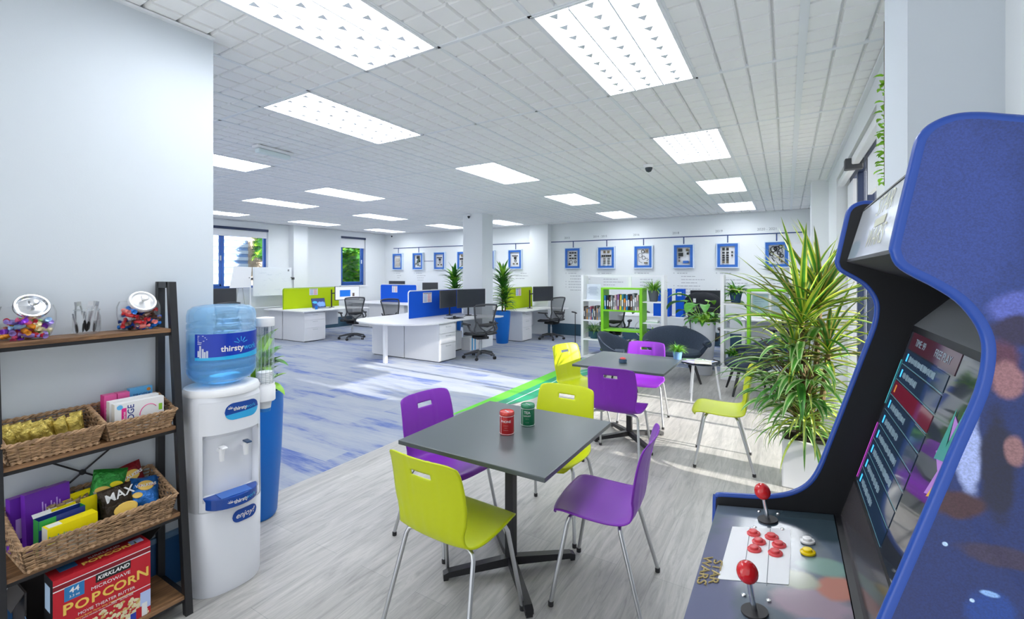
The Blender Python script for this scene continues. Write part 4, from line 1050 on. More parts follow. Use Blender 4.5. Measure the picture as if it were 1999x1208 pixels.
for v0, v1, side in ((.624, .638, 0), (1.272, 1.286, 1)):
    b = MB(); n = len(PRO)
    b.mat(0 if side == 0 else 1).poly([(u, v0, z) for u, z in PRO]); b.mat(1).poly([(u, v1, z) for u, z in reversed(PRO)])
    b.mat(2)
    for i in range(n):
        a, c = PRO[i], PRO[(i + 1) % n]; b.poly([(a[0], v0, a[1]), (a[0], v1, a[1]), (c[0], v1, c[1]), (c[0], v0, c[1])])
    b.build('side_panel', [art, inner, edge], t)
    e = MB()
    outline = PRO[0:-6]
    e.tube([(u, (v0 + v1) / 2, z) for u, z in outline], .0074, 12)
    e.build('edge_trim', edge, t, smooth=True)
Y0, Y1 = .638, 1.272
quad = lambda b, p, q: b.poly([(p[0], Y0, p[1]), (p[0], Y1, p[1]), (q[0], Y1, q[1]), (q[0], Y0, q[1])])
b = MB(); quad(b, (.49, 1.685), (.19, 1.741)); quad(b, (.19, 1.741), (.148, 1.742)); b.build('roof_panel', mat('roof_grey', (.16, .19, .22), .3), t)
mq = blobs_mat('marquee_print', (.50, .53, .57), [((.12, .95, 1.67), (.05, .12, .05), (.56, .58, .66)), ((.12, 1.2, 1.65), (.05, .09, .02), (.36, .44, .50))], rough=.18, noise=.3, ns=14, es=.06)
b = MB(); quad(b, (.146, 1.738), (.118, 1.632)); b.build('marquee', mq, t)
b = MB(); quad(b, (.149, 1.745), (.1445, 1.738)); quad(b, (.118, 1.632), (.116, 1.626)); b.build('marquee_strip', inner, t)
gold = mat('marquee_lettering', (.60, .60, .44), .4)
MM = frame_matrix((.1385, .955, 1.715), (0, -1, 0), (.028, 0, .106)); 
text('marquee_lettering', 'STAR', .05, MM, gold, t, .0002, sx=1.25, off=-.0008)
MM = frame_matrix((.1315, .955, 1.687), (0, -1, 0), (.028, 0, .106)); MB().box((0, 0, 0), (.10, .014, .0006), MM).build('marquee_bar', gold, t)
MM = frame_matrix((.1245, .955, 1.661), (0, -1, 0), (.028, 0, .106)); text('marquee_lettering', 'WARS', .05, MM, gold, t, .0002, sx=1.25, off=-.0008)
b = MB(); quad(b, (.116, 1.626), (.30, 1.56)); b.build('speaker_panel', mat('speaker_black', (.012, .012, .015), .6), t)
b = MB(); quad(b, (.30, 1.56), (.232, 1.49)); b.build('upper_bezel', mat('bezel_grey', (.14, .15, .16), .35), t)
# the bezel and glass screen
S0, S1 = (.130, 1.135), (.232, 1.49)
b = MB(); quad(b, S1, S0); b.build('screen_bezel', inner, t)
ux, uz = S1[0] - S0[0], S1[1] - S0[1]; ln = math.hypot(ux, uz); nx_, nz_ = -uz / ln, ux / ln
ctr = ((S0[0] + S1[0]) / 2 + nx_ * .002, .955, (S0[1] + S1[1]) / 2 + nz_ * .002)
SM = frame_matrix(ctr, (0, -1, 0), (ux, 0, uz))      # x to the player's right (-v), y up the screen
Wd, Hd = .59, .345
scr = mat('screen_dark', (.02, .022, .03), .04, emis=(.02, .03, .045), es=.15, spec=1.0)
MB().box((0, 0, 0), (Wd, Hd, .001), SM).build('screen', scr, t)
def pane(name, x, y, w_, h_, m, z=.0012): return MB().box((0, 0, 0), (w_, h_, .0004), SM @ Matrix.Translation((x, y, z))).build(name, m, t)
rowm = mat('menu_navy', (.006, .014, .03), .06, emis=(.008, .02, .045), es=.5); rline = mat('menu_line', (.06, .16, .2), .3, emis=(.06, .18, .24), es=.4)
rred = mat('menu_red', (.08, .005, .012), .06, emis=(.12, .003, .02), es=.4); hdr = mat('menu_header', (.02, .005, .01), .12, emis=(.05, .01, .02), es=.5)
txm = mat('menu_text', (.14, .22, .27), .3, emis=(.3, .42, .5), es=.15); cyan = mat('menu_icon', (.02, .3, .7), .4, emis=(.05, .45, 1.), es=1.0)
pane('menu_header', -.125, .155, .30, .035, hdr)
text('menu_text', 'TIME: 99', .020, SM @ Matrix.Translation((-.235, .155, .0018)), txm, t, .0001, 'LEFT')
text('menu_text', 'FREE PLAY', .020, SM @ Matrix.Translation((-.10, .155, .0018)), txm, t, .0001, 'LEFT')
for k in range(9):
    y = .12 - k * .034
    pane('menu_row', -.135, y, .28, .029, rred if k == 2 else rowm)
    pane('menu_line', -.135, y - .016, .28, .0012, rline, .0016)
    pane('menu_icon', -.255, y, .008, .016, M['orange'] if k == 2 else cyan, .0016)
    if k != 2:
        b = MB(); rnd = random.Random(k); x = -.238; end = -.238 + rnd.uniform(.09, .2)
        while x < end:
            q = rnd.uniform(.0015, .004); b.box((0, 0, 0), (q, rnd.choice((.009, .012)), .0003), SM @ Matrix.Translation((x + q / 2, y, .0018))); x += q + rnd.choice((.0015, .0015, .003))
        b.build('menu_text', txm, t)['kind'] = 'stuff'
# generic bright burst logo on the right half of the screen
b = MB(); pts = []
for k in range(18):
    r = (.075 if k % 2 else .045); pts.append((.145 + r * 1.0 * math.cos(k * PI / 9), .03 + r * 1.25 * math.sin(k * PI / 9)))
b.prism(pts, lambda p, q, z: SM @ Vector((p, q, z)), .0012, .0016); b.build('logo_burst', mat('logo_violet', (.35, .15, .5), .4, emis=(.4, .2, .55), es=.15), t)
MB().prism([(.075, .02), (.085, .10), (.10, .045), (.115, .11), (.13, .05), (.15, .10), (.165, .05), (.19, .12), (.215, .03), (.19, .015), (.17, .03), (.14, .01), (.11, .028)], lambda p, q, z: SM @ Vector((p, q, z)), .0018, .0022).build('logo_spikes', mat('logo_teal', (.02, .22, .18), .2, emis=(.08, .42, .34), es=.15), t)
MB().prism([(.10, -.03), (.125, .02), (.17, .02), (.19, -.03), (.15, -.01)], lambda p, q, z: SM @ Vector((p, q, z)), .0018, .0022).build('logo_flame', mat('logo_yellow', (.6, .32, .02), .4, emis=(.9, .55, .05), es=.15), t)
gl = mat('glow_magenta', (.3, .05, .35), .3, emis=(.6, .05, .6), es=.9)
pane('light_edge', -.292, -.10, .003, .13, gl, .0016); pane('light_edge', -.292, .06, .003, .1, mat('glow_teal', (.05, .3, .35), .3, emis=(.05, .5, .6), es=.6), .0016)
# control deck
D0, D1 = (-.150, 1.008), (.094, 1.050)
b = MB(); quad(b, (.130, 1.135), (.105, 1.052)); b.build('lower_bezel', mat('lower_bezel', (.05, .045, .05), .15), t)
b = MB(); quad(b, (.105, 1.052), (.094, 1.049)); b.build('deck_gap', inner, t)
dx, dz = D1[0] - D0[0], D1[1] - D0[1]; dl = math.hypot(dx, dz)
DM = frame_matrix(((D0[0] + D1[0]) / 2, .955, (D0[1] + D1[1]) / 2), (0, -1, 0), (dx, 0, dz))   # x right (-v), y away from the player, z up
deckm = blobs_mat('deck_print', (.10, .13, .17), [((-.12, .8, 1.0), (.05, .4, .1), (.13, .14, .24)), ((.05, 1.22, 1.04), (.09, .10, .1), (.03, .05, .065)), ((.04, .92, 1.03), (.06, .05, .1), (.30, .22, .28)),
    ((.06, .86, 1.03), (.05, .03, .1), (.10, .22, .42)), ((.075, .98, 1.04), (.03, .04, .1), (.42, .16, .12)), ((.02, .99, 1.03), (.03, .03, .1), (.34, .36, .28)), ((.06, 1.04, 1.03), (.04, .03, .1), (.16, .28, .25))], rough=.12, noise=.45, ns=18)
MB().box((0, 0, -.009), (Y1 - Y0 - .004, dl, .018), DM).build('control_deck', deckm, t, bevel=.001)
b = MB(); quad(b, (-.153, .99), (-.153, .86)); quad(b, (-.153, .86), (-.02, .74)); quad(b, (0.01, .74), (0.01, .0)); b.build('front_panel', inner, t)
MB().prism([(-.207, -.080), (.005, -.086), (-.012, .032), (-.12, .036), (-.223, .036)], lambda p, q, z: DM @ Vector((p, q, z)), .0004, .001).build('instruction_sheet', M['paper'], t)
b = MB()
for y in (-.043, -.003): b.box((0, 0, 0), (.215, .0012, .0003), DM @ Matrix.Translation((-.107, y, .0012)))
b.build('sheet_rule', M['ink'], t)
LG = mat('deck_lettering', (.62, .50, .22), .4)
for wd, yy in (('STAR', -.093), ('WARS', -.113)):
    o = text('deck_lettering', wd, .024, DM @ Matrix.Translation((-.018, yy + .0, .0014)), LG, t, .0002, sx=1.5, off=.0)
    wm = o.modifiers.new('outline', 'WIREFRAME'); wm.thickness = .0009
def stick(x, y):
    j = MB().tube([DM @ Vector((x, y, 0)), DM @ Vector((x, y, .052))], .0045, 12).build('joystick_shaft', M['chrome'], t, smooth=True)
    q = MB().lathe([(.001, -.0185)] + [(.0172 * math.sin(a * PI / 12), -.0185 * math.cos(a * PI / 12)) for a in range(1, 12)] + [(.001, .0185)], 28, tuple(DM @ Vector((x, y, .066)))).build('joystick_ball', M['red'], j, smooth=True)
    o = MB(); R3 = DM.to_3x3(); o.lathe([(.021, 0), (.021, .003), (.001, .0035)], 28, tuple(DM @ Vector((x, y, .001))), M=R3).build('joystick_disc', M['blackmatt'], j, smooth=True, sharp=30)
# world positions: (u, v)
def dk(u, v):
    return ((.955 - v), ((u - (D0[0] + D1[0]) / 2) / (dx / dl)))
for u, v in ((-.037, 1.21), (-.046, .872)):
    x, y = dk(u, v); stick(x, y)
    b = MB()
    for a_, c_ in ((-.055, -.02), (.055, -.025), (-.05, .02), (.05, .03)):
        b.lathe([(.0045, 0), (.004, .002), (.001, .0028)], 10, tuple(DM @ Vector((x + a_ * .75, y + c_, .0008))), M=DM.to_3x3())
    for sgn in (0,): b.build('bolt', M['chrome'], t, smooth=True)
def button(u, v, m, nm='push_button', r=.0135):
    x, y = dk(u, v)
    o = MB().lathe([(r, 0), (r, .003), (r * .82, .0045), (r * .78, .0035), (r * .62, .0035), (r * .62, .008), (r * .5, .0088), (.001, .0082)], 24, tuple(DM @ Vector((x, y, .001))), M=DM.to_3x3()).build(nm, m, t, smooth=True, sharp=35)
for px_ in ((-.062, 1.138), (-.027, 1.131), (-.050, 1.104), (-.013, 1.101), (-.057, 1.072), (-.019, 1.067)): button(px_[0], px_[1], M['redbtn'])
button(.038, 1.131, mat('button_white', (.8, .8, .8), .3)); button(.037, 1.086, M['yellowbtn'])
# ------------------------------------------------------------------ office desks
def desk_screen(label, u, v0, v1, z1, mk, rz=0, flip=False):
    t = thing('desk_screen', label, 'desk screen', (u, v0, .73), rz, 'fabric desk screens')
    L_ = v1 - v0; h = z1 - .73; r = .04
    def rr(x0, x1, z0, z1_, r):
        pts = [(x0, z0), (x1, z0)]
        for k in range(7): a = k * PI / 12; pts.append((x1 - r + r * math.cos(a), z1_ - r + r * math.sin(a)))
        for k in range(7): a = PI / 2 + k * PI / 12; pts.append((x0 + r + r * math.cos(a), z1_ - r + r * math.sin(a)))
        return pts
    MB().prism(rr(.012, L_ - .012, .005, h - .012, r), lambda p, q, x: (x, p, q), -.014, .014).build('fabric_panel', M[mk], t)
    b = MB(); o_ = rr(0, L_, 0, h, r + .01)
    b.tube([(0, p, q) for p, q in o_], .011, 6, closed=True); b.build('edge_trim', M['white2'] if mk == 'bluefelt' else M['greenedge'], t, smooth=True)
    return t
M['greenedge'] = mat('lime_edge', (.36, .55, .02), .5)
def notice(label, u, v, z, w=.21, h=.21, c=2, rz=0):
    t = thing('notice', label, 'notice', (u, v, z), rz, 'notices on the desk screens')
    MB().bx(0, .0015, -w / 2, w / 2, -h / 2, h / 2).build('sheet', M['paper'], t)
    b = MB(); cols = [P('notice_blue', (.35, .5, .8)), P('notice_pink', (.8, .35, .42)), M['ink']]
    b.mat(2).bx(.0015, .002, -w * .45, w * .45, h * .38, h * .46)
    for i in range(2):
        for k in range(6): b.mat(1 if (i == 1 and c > 1) else 0).bx(.0015, .002, -w * .42 + i * w * .45, -w * .06 + i * w * .45, -h * .42 + k * h * .13, -h * .42 + k * h * .13 + h * .08)
    b.build('printed_blocks', cols, t)
    return t
def pedestal(label, u, v, rz, w=.46, d=.85, h=.705, group='white drawer pedestals'):
    """drawer face at local +x, centre of face at origin, body towards -x"""
    t = thing('drawer_pedestal', label, 'drawers', (u, v, 0), rz, group)
    MB().bx(-d, -.02, -w / 2, w / 2, .015, h).build('body', M['cabgrey'], t, bevel=.003)
    z = .03
    for k, hh in enumerate((.30, .185, .165)):
        o = MB().bx(-.018, 0, -w / 2 + .003, w / 2 - .003, z, z + hh - .005).build('drawer', M['white'], t, bevel=.002)
        MB().tube([(0, -.06, z + hh - .045), (.02, -.06, z + hh - .045), (.02, .06, z + hh - .045), (0, .06, z + hh - .045)], .004, 6).build('handle', M['steel'], o)
        z += hh
    MB().bx(0, .004, w / 2 - .05, w / 2 - .03, h - .035, h - .015).build('lock', M['steel'], t)
    MB().bx(-d + .02, -.04, -w / 2 + .02, w / 2 - .02, 0, .015).build('plinth', M['dark'], t)
    return t
def worktop(name, label, poly, legs, z=.73, cat='desk', group=None, mod=None):
    x0 = sum(p[0] for p in poly) / len(poly); y0 = sum(p[1] for p in poly) / len(poly)
    t = thing(name, label, cat, (x0, y0, 0), 0, group)
    MB().prism([(p[0] - x0, p[1] - y0) for p in poly], lambda x, y, q: (x, y, q), z - .025, z).build('desktop', M['white'], t, bevel=.003)
    for (x, y) in legs: MB().bx(x - x0 - .03, x - x0 + .03, y - y0 - .03, y - y0 + .03, 0, z - .025).build('leg', M['white2'], t, bevel=.004)
    if mod: MB().bx(mod[0] - x0, mod[1] - x0, mod[2] - y0, mod[3] - y0, .25, z - .03).build('modesty_panel', M['cabgrey'], t)
    return t
def arc(cx, cy, rx, ry, a0, a1, n=10): return [(cx + rx * math.cos(a0 + (a1 - a0) * k / n), cy + ry * math.sin(a0 + (a1 - a0) * k / n)) for k in range(n + 1)]
# cluster A (blue screen, rounded meeting end)
A = [(-5.25, 6.2), (-5.30, 6.9), (-5.22, 7.4), (-4.99, 7.80), (-5.02, 7.98), (-7.38, 7.98), (-7.42, 7.80), (-7.2, 7.4), (-7.12, 6.9), (-7.14, 6.2)] + arc(-6.2, 6.2, .94, .62, PI, 2 * PI, 14)[1:-1]
worktop('bench_desk', 'white bench desk with a rounded meeting end and blue screen in the room centre', A, [(-6.15, 5.80)], cat='desk', group='white bench desks', mod=(-6.22, -6.18, 6.8, 7.9))
pedestal('drawer pedestal at the right end of the blue-screened desk, facing the mesh chair', -5.31, 6.53, 0, d=.86)
pedestal('pedestal on the left side of the blue-screened desk, only its side seen', -7.05, 6.53, PI, d=.86)
desk_screen('near blue fabric screen standing on the rounded desk', -6.2, 6.43, 8.1, 1.265, 'bluefelt')
notice('notice with pink and blue blocks pinned on the near blue screen', -6.182, 6.95, 1.12, .26, .2)
# cluster B (lime screen on the left)
B = [(-9.48, 6.45), (-9.5, 7.3), (-9.42, 7.7), (-9.2, 8.05), (-9.22, 8.15), (-11.05, 8.15), (-11.05, 6.45)]
worktop('bench_desk', 'white bench desk with a lime screen near the left windows', B, [], group='white bench desks', mod=(-10.42, -10.38, 6.9, 8.1))
pedestal('drawer pedestal under the lime-screened desk on the left', -9.56, 6.82, 0, w=.56, d=.84)
pedestal('pedestal at the far left end of the lime-screened desk, side on', -11.0, 6.82, PI, w=.56, d=.56)
desk_screen('lime fabric screen on the left desk with black monitor arm beside it', -10.42, 6.55, 8.15, 1.24, 'green')
notice('small notice pinned on the left lime screen', -10.40, 7.37, 1.135, .24, .17)
# cluster C (lime screen on the right by the picture wall)
Cc = [(-5.16, 9.15), (-5.2, 9.9), (-5.1, 10.2), (-4.75, 10.55), (-4.75, 10.85), (-6.75, 10.62), (-6.8, 10.2), (-6.55, 9.8), (-6.5, 9.15)]
Cc = [(-5.16, 9.15), (-5.2, 9.9), (-5.1, 10.2), (-4.75, 10.5), (-4.75, 10.66), (-6.75, 10.66), (-6.8, 10.2), (-6.55, 9.8), (-6.5, 9.15)]
worktop('bench_desk', 'white bench desk with a lime screen in front of the picture wall', Cc, [], group='white bench desks', mod=(-5.77, -5.73, 9.4, 10.6))
pedestal('drawer pedestal under the desk behind the blue planter', -5.29, 9.47, 0, d=.45)
pedestal('pedestal on the far side of the desk behind the blue planter', -6.45, 9.47, PI, d=.68)
desk_screen('lime fabric screen on the desk before the picture wall', -5.78, 9.28, 10.6, 1.25, 'green')
notice('small notice pinned on the lime screen before the picture wall', -5.762, 9.86, 1.14, .26, .19)
# cluster D (blue screen at the back left)
D = [(-11.5, 9.35), (-8.9, 9.35), (-8.9, 10.5), (-11.5, 10.5)]
worktop('bench_desk', 'white desk with a blue screen in the far left corner', D, [(-8.95, 9.4)], group='white bench desks')
for k, u in enumerate((-11.05, -10.32, -9.6)):
    t = thing('low_cupboard', ('leftmost', 'middle', 'rightmost')[k] + ' white low cupboard under the far left desk', 'cupboard', (u, 9.42, 0), 0, 'white low cupboards')
    MB().bx(-.36, .36, 0.02, .5, .015, .70).build('body', M['cabgrey'], t); MB().bx(-.355, .355, 0, .02, .02, .70).build('door', M['white'], t, bevel=.002)
desk_screen('far blue fabric screen in the back left corner', -10.75, 9.95, 11.3, 1.27, 'bluefelt', rz=-PI / 2 + .12)
notice('small notice pinned on the far blue screen', -10.2, 9.998, 1.13, .2, .2, rz=-PI / 2 + .12)

# monitors
def monitor(name, label, loc, rz, w, h, arm='stand', back=False, em=None, group='computer monitors'):
    """screen faces +x; origin on the desk"""
    t = thing(name, label, 'monitor', loc, rz, group); zc = .36
    MB().bx(-.03, 0, -w / 2, w / 2, zc - h / 2, zc + h / 2).build('casing', M['dark'], t, bevel=.006)
    MB().bx(.0005, .002, -w / 2 + .01, w / 2 - .01, zc - h / 2 + .016, zc + h / 2 - .01).build('screen', em or M['screen'], t)
    if arm == 'stand':
        MB().bx(-.06, -.03, -.03, .03, .02, zc).build('stand', M['black'], t); MB().bx(-.13, .08, -.13, .13, 0, .012).build('stand_base', M['black'], t, bevel=.004)
    else:
        MB().tube([(-.12, arm, 0), (-.12, arm, .46)], .017, 10).build('pole', M['black'], t); MB().tube([(-.12, arm, zc), (-.10, arm * .4, zc + .01), (-.03, 0, zc)], .014, 8).build('arm', M['black'], t)
        MB().bx(-.17, -.07, arm - .05, arm + .05, 0, .012).build('clamp', M['black'], t)
    return t
monitor('monitor', 'left of two black monitors facing the mesh chair in the room centre', (-5.86, 7.23, .73), .12, .60, .35, .22)
monitor('monitor', 'right of two black monitors facing the mesh chair in the room centre', (-5.60, 7.66, .73), -.30, .72, .38, .0)
onm = mat('monitor_picture', (.62, .63, .68), .3, emis=(.62, .63, .68), es=.5)
monitor('monitor', 'monitor showing a bright blue window on the left lime desk', (-9.9, 8.02, .73), -.15, .70, .36, -.38, em=onm)
_m = [o for o in bpy.data.objects if o.get('label') == 'monitor showing a bright blue window on the left lime desk'][0]
MB().bx(.002, .003, -.22, .08, .27, .44).build('blue_window', mat('blue_window', (.01, .12, .5), .3, emis=(.01, .14, .6), es=.5), _m)
MB().bx(.002, .003, .14, .20, .27, .36).build('small_window', mat('small_window', (.2, .14, .12), .3), _m)
monitor('monitor', 'black monitor on an arm above the desk before the picture wall', (-5.28, 10.30, .73), -.35, .68, .37, -.36)
monitor('monitor', 'dark monitor seen above the blue water bottle', (-10.75, 5.12, .73), -.25, .95, .36)
monitor('monitor', 'back of a monitor above the left end of the far blue screen', (-10.45, 10.35, .85), PI / 2 + .1, .62, .32)
monitor('monitor', 'back of a tilted monitor above the right end of the far blue screen', (-8.92, 10.15, .80), 2.3, .45, .36)
monitor('monitor', 'small monitor back beside the plant, right of the far blue screen', (-8.55, 9.85, .70), PI + .3, .40, .22)
tag(MB().bx(-.09, .09, -.15, .15, 0, .008).bx(-.02, .0, -.06, .0, .008, .05).build('keyboard', M['blackmatt'], loc=(-5.50, 7.0, .73)), 'black keyboard and dock on the rounded desk', 'keyboard')
tag(MB().tube([(-5.75, 6.95, .735), (-5.68, 6.9, .735), (-5.6, 7.0, .738), (-5.7, 7.12, .735), (-5.55, 7.3, .735), (-5.62, 7.5, .737), (-5.5, 7.7, .735)], .006, 6).build('cable', M['black']), 'black cable lying on the rounded desk', 'cable')
t = thing('laptop', 'open laptop with a blue screen on the left lime desk', 'laptop', (-9.93, 7.28, .73), -.1)
MB().bx(-.12, .13, -.18, .18, 0, .018).build('base', M['steel'], t, bevel=.004)
MB().box((-.17, 0, .13), (.012, .36, .25), Matrix.Rotation(-.3, 3, 'Y')).build('lid', M['dark'], t, bevel=.004)
MB().box((-.162, 0, .132), (.003, .335, .22), Matrix.Rotation(-.3, 3, 'Y')).build('screen', blobs_mat('laptop_picture', (.008, .02, .10), [((-.16, .06, .10), (.1, .12, .06), (.10, .22, .55)), ((-.16, -.1, .15), (.1, .07, .03), (.04, .3, .6))], rough=.3, noise=.6, ns=12, es=.7), t)
t = tag(MB().lathe([(.03, 0), (.036, .09), (.032, .09), (.028, .01), (.001, .01)], 20).build('mug', M['bluepot'], smooth=True, loc=(-9.80, 7.02, .73)), 'blue mug beside the laptop on the left lime desk', 'mug')

# desk, whiteboards by the left window
E_ = [(-11.5, 4.4), (-10.3, 4.4), (-10.3, 5.62), (-11.5, 5.62)]
worktop('bench_desk', 'white desk below the large left window', E_, [(-10.35, 5.57)], group='white bench desks')
t = thing('white_cupboard', 'low white cupboard between the window wall and the lime-screened desk', 'cupboard', (-11.27, 5.88, 0))
MB().bx(-.12, .24, -.2, .30, .01, .72).build('body', M['cabgrey'], t); MB().bx(.24, .256, -.195, .295, .02, .71).build('door', M['white'], t)
t = thing('mobile_whiteboard', 'whiteboard on a grey stand in front of the left window', 'whiteboard', (-11.3, 6.82, 0), .0)
MB().box((0.02, 0, 1.40), (.02, 1.02, .72)).build('board', M['wb'], t, bevel=.004)
b = MB()
for y in (-.55, .55): b.tube([(-.02, y, .06), (-.02, y, 1.50)], .02, 8)
b.tube([(-.02, -.55, .74), (-.02, .55, .74)], .012, 8)
b.build('stand', M['tbar'], t)
for y in (-.55, .55):
    MB().bx(-.05, .05, y - .03, y + .03, 1.44, 1.50).tube([(.0, y, 1.47), (.07, y - .08, 1.5)], .012, 6).build('clamp', M['dark'], t)
    MB().bx(-.16, .22, y - .02, y + .02, .03, .07).build('stand_foot', M['tbar'], t)
b = MB(); rnd = random.Random(3)
for k in range(16):
    y, z = rnd.uniform(-.42, .3), rnd.uniform(1.1, 1.7); b.tube([(.031, y + j * .022, z + rnd.uniform(-.014, .014)) for j in range(rnd.randint(3, 8))], .002, 4)
b.build('pen_marks', mat('faint_marker', (.55, .62, .7), .6), t)['kind'] = 'stuff'
MB().bx(.03, .036, .40, .44, 1.66, 1.71).build('badge', M['ink'], t)
t = thing('flip_chart', 'white flip chart pad standing before the left window', 'flip chart', (-11.25, 6.0, 0), .0)
MB().prism([(-.26, 1.26), (.22, 1.26), (.26, 1.76), (-.16, 1.77)], lambda p, q, x: (x, p, q), 0, .015).build('pad', M['paper'], t)
MB().tube([(-.02, -.2, 0), (-.02, -.05, 1.3)], .012, 6).tube([(-.02, .2, 0), (-.02, .05, 1.3)], .012, 6).build('easel_leg', M['steel'], t)

# ------------------------------------------------------------------ mesh office chairs
mesh = mat('chair_mesh', (.05, .055, .062), .7, alpha=.62)
def office_chair(label, loc, rz, group='black mesh office chairs'):
    """faces +y"""
    t = thing('office_chair', label, 'office chair', loc, rz, group)
    b = MB()
    for k in range(5):
        a = k * 2 * PI / 5 + .3; c, s_ = math.cos(a), math.sin(a)
        b.tube([(0, 0, .12), (.12 * c, .12 * s_, .115), (.31 * c, .31 * s_, .075)], [.032, .026, .016], 8)
    b.lathe([(.035, .07), (.04, .10), (.032, .15)], 16); b.build('star_base', M['dark'], t, smooth=True)
    for k in range(5):
        a = k * 2 * PI / 5 + .3; c, s_ = math.cos(a), math.sin(a); R = Matrix.Rotation(a + PI / 2 + k, 3, 'Z') @ Matrix.Rotation(PI / 2, 3, 'X')
        q = MB()
        for w_ in (-.016, .016): q.lathe([(.001, w_ - .010), (.026, w_ - .010), (.03, w_), (.026, w_ + .010), (.001, w_ + .010)], 14, (.31 * c, .31 * s_, .03), M=R)
        q.build('castor', M['blackmatt'], t, smooth=True)
    MB().tube([(0, 0, .12), (0, 0, .30)], .025, 12).tube([(0, 0, .28), (0, 0, .40)], .014, 12).build('gas_column', M['steel'], t, smooth=True)
    MB().bx(-.12, .12, -.14, .12, .37, .42).tube([(0, -.10, .40), (0, -.25, .42), (0, -.28, .52)], .025, 8).build('tilt_mechanism', M['blackmatt'], t, bevel=.01)
    def seat(a, c):
        x = (2 * a - 1); y = c; w_ = .245 + .02 * math.sin(PI * c)
        return (x * w_, -.23 + .46 * c, .455 + .02 * abs(x) ** 3 - .05 * max(0, c - .75) ** 1.5 * 6 + .015 * (1 - c))
    MB().grid(seat, 14, 12).build('seat', M['blackmatt'], t, smooth=True, solid=.035, bevel=.01)
    # back: shaped loop frame with mesh
    def bk(q, zt):
        w_ = .175 + .065 * max(0, (zt - .35)) / .65 + .04 * math.exp(-((zt - .12) / .12) ** 2)
        z = .50 + .53 * zt
        y = -.255 + .05 * (q * q) - .05 * zt + .03 * math.sin(PI * zt) * 1.0
        return (q * w_, y, z)
    loop = [bk(-1, k / 12) for k in range(0, 12)] + [(lambda p: (p[0], p[1], p[2] + .018 * math.cos(q * PI / 2)))(bk(q, .97)) for q in (-.85, -.5, 0, .5, .85)] + [bk(1, k / 12) for k in range(11, -1, -1)] + [(.1, -.24, .485), (0, -.245, .48), (-.1, -.24, .485)]
    MB().tube(loop, .016, 8, closed=True).build('back_frame', M['dark'], t, smooth=True)
    MB().grid(lambda a, c: bk(2 * a - 1, c), 12, 14).build('mesh_back', mesh, t, smooth=True)
    MB().tube([(-.16, -.285, .66), (0, -.315, .65), (.16, -.285, .66)], [.02, .04, .02], 8).build('lumbar_pad', M['blackmatt'], t, smooth=True)
    MB().tube([(0, -.28, .52), (-.12, -.30, .60), (-.19, -.27, .72)], .013, 8).tube([(0, -.28, .52), (.12, -.30, .60), (.19, -.27, .72)], .013, 8).build('spine', M['dark'], t, smooth=True)
    for sx in (-1, 1):
        o = MB().tube([(sx * .18, -.22, .50), (sx * .28, -.16, .56), (sx * .285, -.08, .64)], [.018, .018, .02], 8).build('arm_post', M['dark'], t, smooth=True)
        MB().grid(lambda a, c: (sx * .285 + (a - .5) * .085 * (1 - .3 * (2 * c - 1) ** 2), -.14 + .28 * c, .655 + .004 * math.cos((a - .5) * 5)), 6, 8).build('arm_pad', M['blackmatt'], o, smooth=True, solid=.022)
    return t
oc = office_chair('mesh office chair in front of the two black monitors', (-4.98, 7.08, 0), 1.05)
dup(oc, (-9.10, 7.52, 0), 1.1, 'mesh office chair in front of the bright blue monitor')
dup(oc, (-4.93, 10.02, 0), 1.25, 'mesh office chair in front of the monitor before the picture wall')
dup(oc, (-7.35, 7.25, 0), -PI / 2 - .2, 'mesh chair back peeping over the rounded desk, left of the near blue screen')
dup(oc, (-9.6, 4.75, 0), PI / 2, 'mesh chair mostly hidden behind the blue water bottle')
dup(oc, (-1.25, 8.45, 0), .15, 'office chair behind the white planter')
dup(oc, (.05, 8.9, 0), .4, 'office chair behind the right-hand lime frame')
dup(oc, (-2.98, 9.0, 0), .2, 'office chair behind the left-hand bookshelf')
# under-desk computer and bags
t = thing('computer_tower', 'white computer case with cables under the rounded desk', 'computer', (-5.95, 7.45, 0))
MB().bx(-.1, .1, -.22, .22, 0.02, .40).build('case', M['white2'], t, bevel=.01); MB().bx(-.1, .1, -.2, .2, 0, .02).build('foot', M['dark'], t)
MB().tube([(.11, -.1, .3), (.16, -.15, .38), (.13, -.2, .2), (.18, -.25, .05)], .006, 6).tube([(.11, 0, .3), (.15, -.05, .42), (.18, -.1, .1)], .006, 6).build('cable', M['white2'], t)
tag(MB().bx(-.12, .12, -.1, .1, 0, .36).build('storage_box', mat('navy_box', (.01, .04, .22), .5), bevel=.006, loc=(-5.95, 7.1, 0)), 'navy box standing under the rounded desk', 'box')
t = thing('paper_box', 'white box with blue stripes under the rounded desk', 'box', (-5.75, 7.80, 0)); MB().bx(-.12, .12, -.16, .16, 0, .26).build('carton', M['white'], t); MB().bx(.12, .122, -.1, -.06, 0, .26).bx(.12, .122, .0, .04, 0, .26).build('stripe', lblu, t)
# thin floor-standing pole
t = thing('floor_stand', 'thin black floor stand with an angled head beside the bookshelf', 'stand', (-3.42, 7.98, 0))
MB().lathe([(.12, 0), (.12, .008), (.02, .012)], 24).build('base', M['black'], t); MB().tube([(0, 0, .01), (0, 0, .86)], .008, 8).build('pole', M['black'], t); MB().tube([(-.07, 0, .875), (0, 0, .865), (.03, 0, .85)], .013, 8).build('head', M['black'], t)
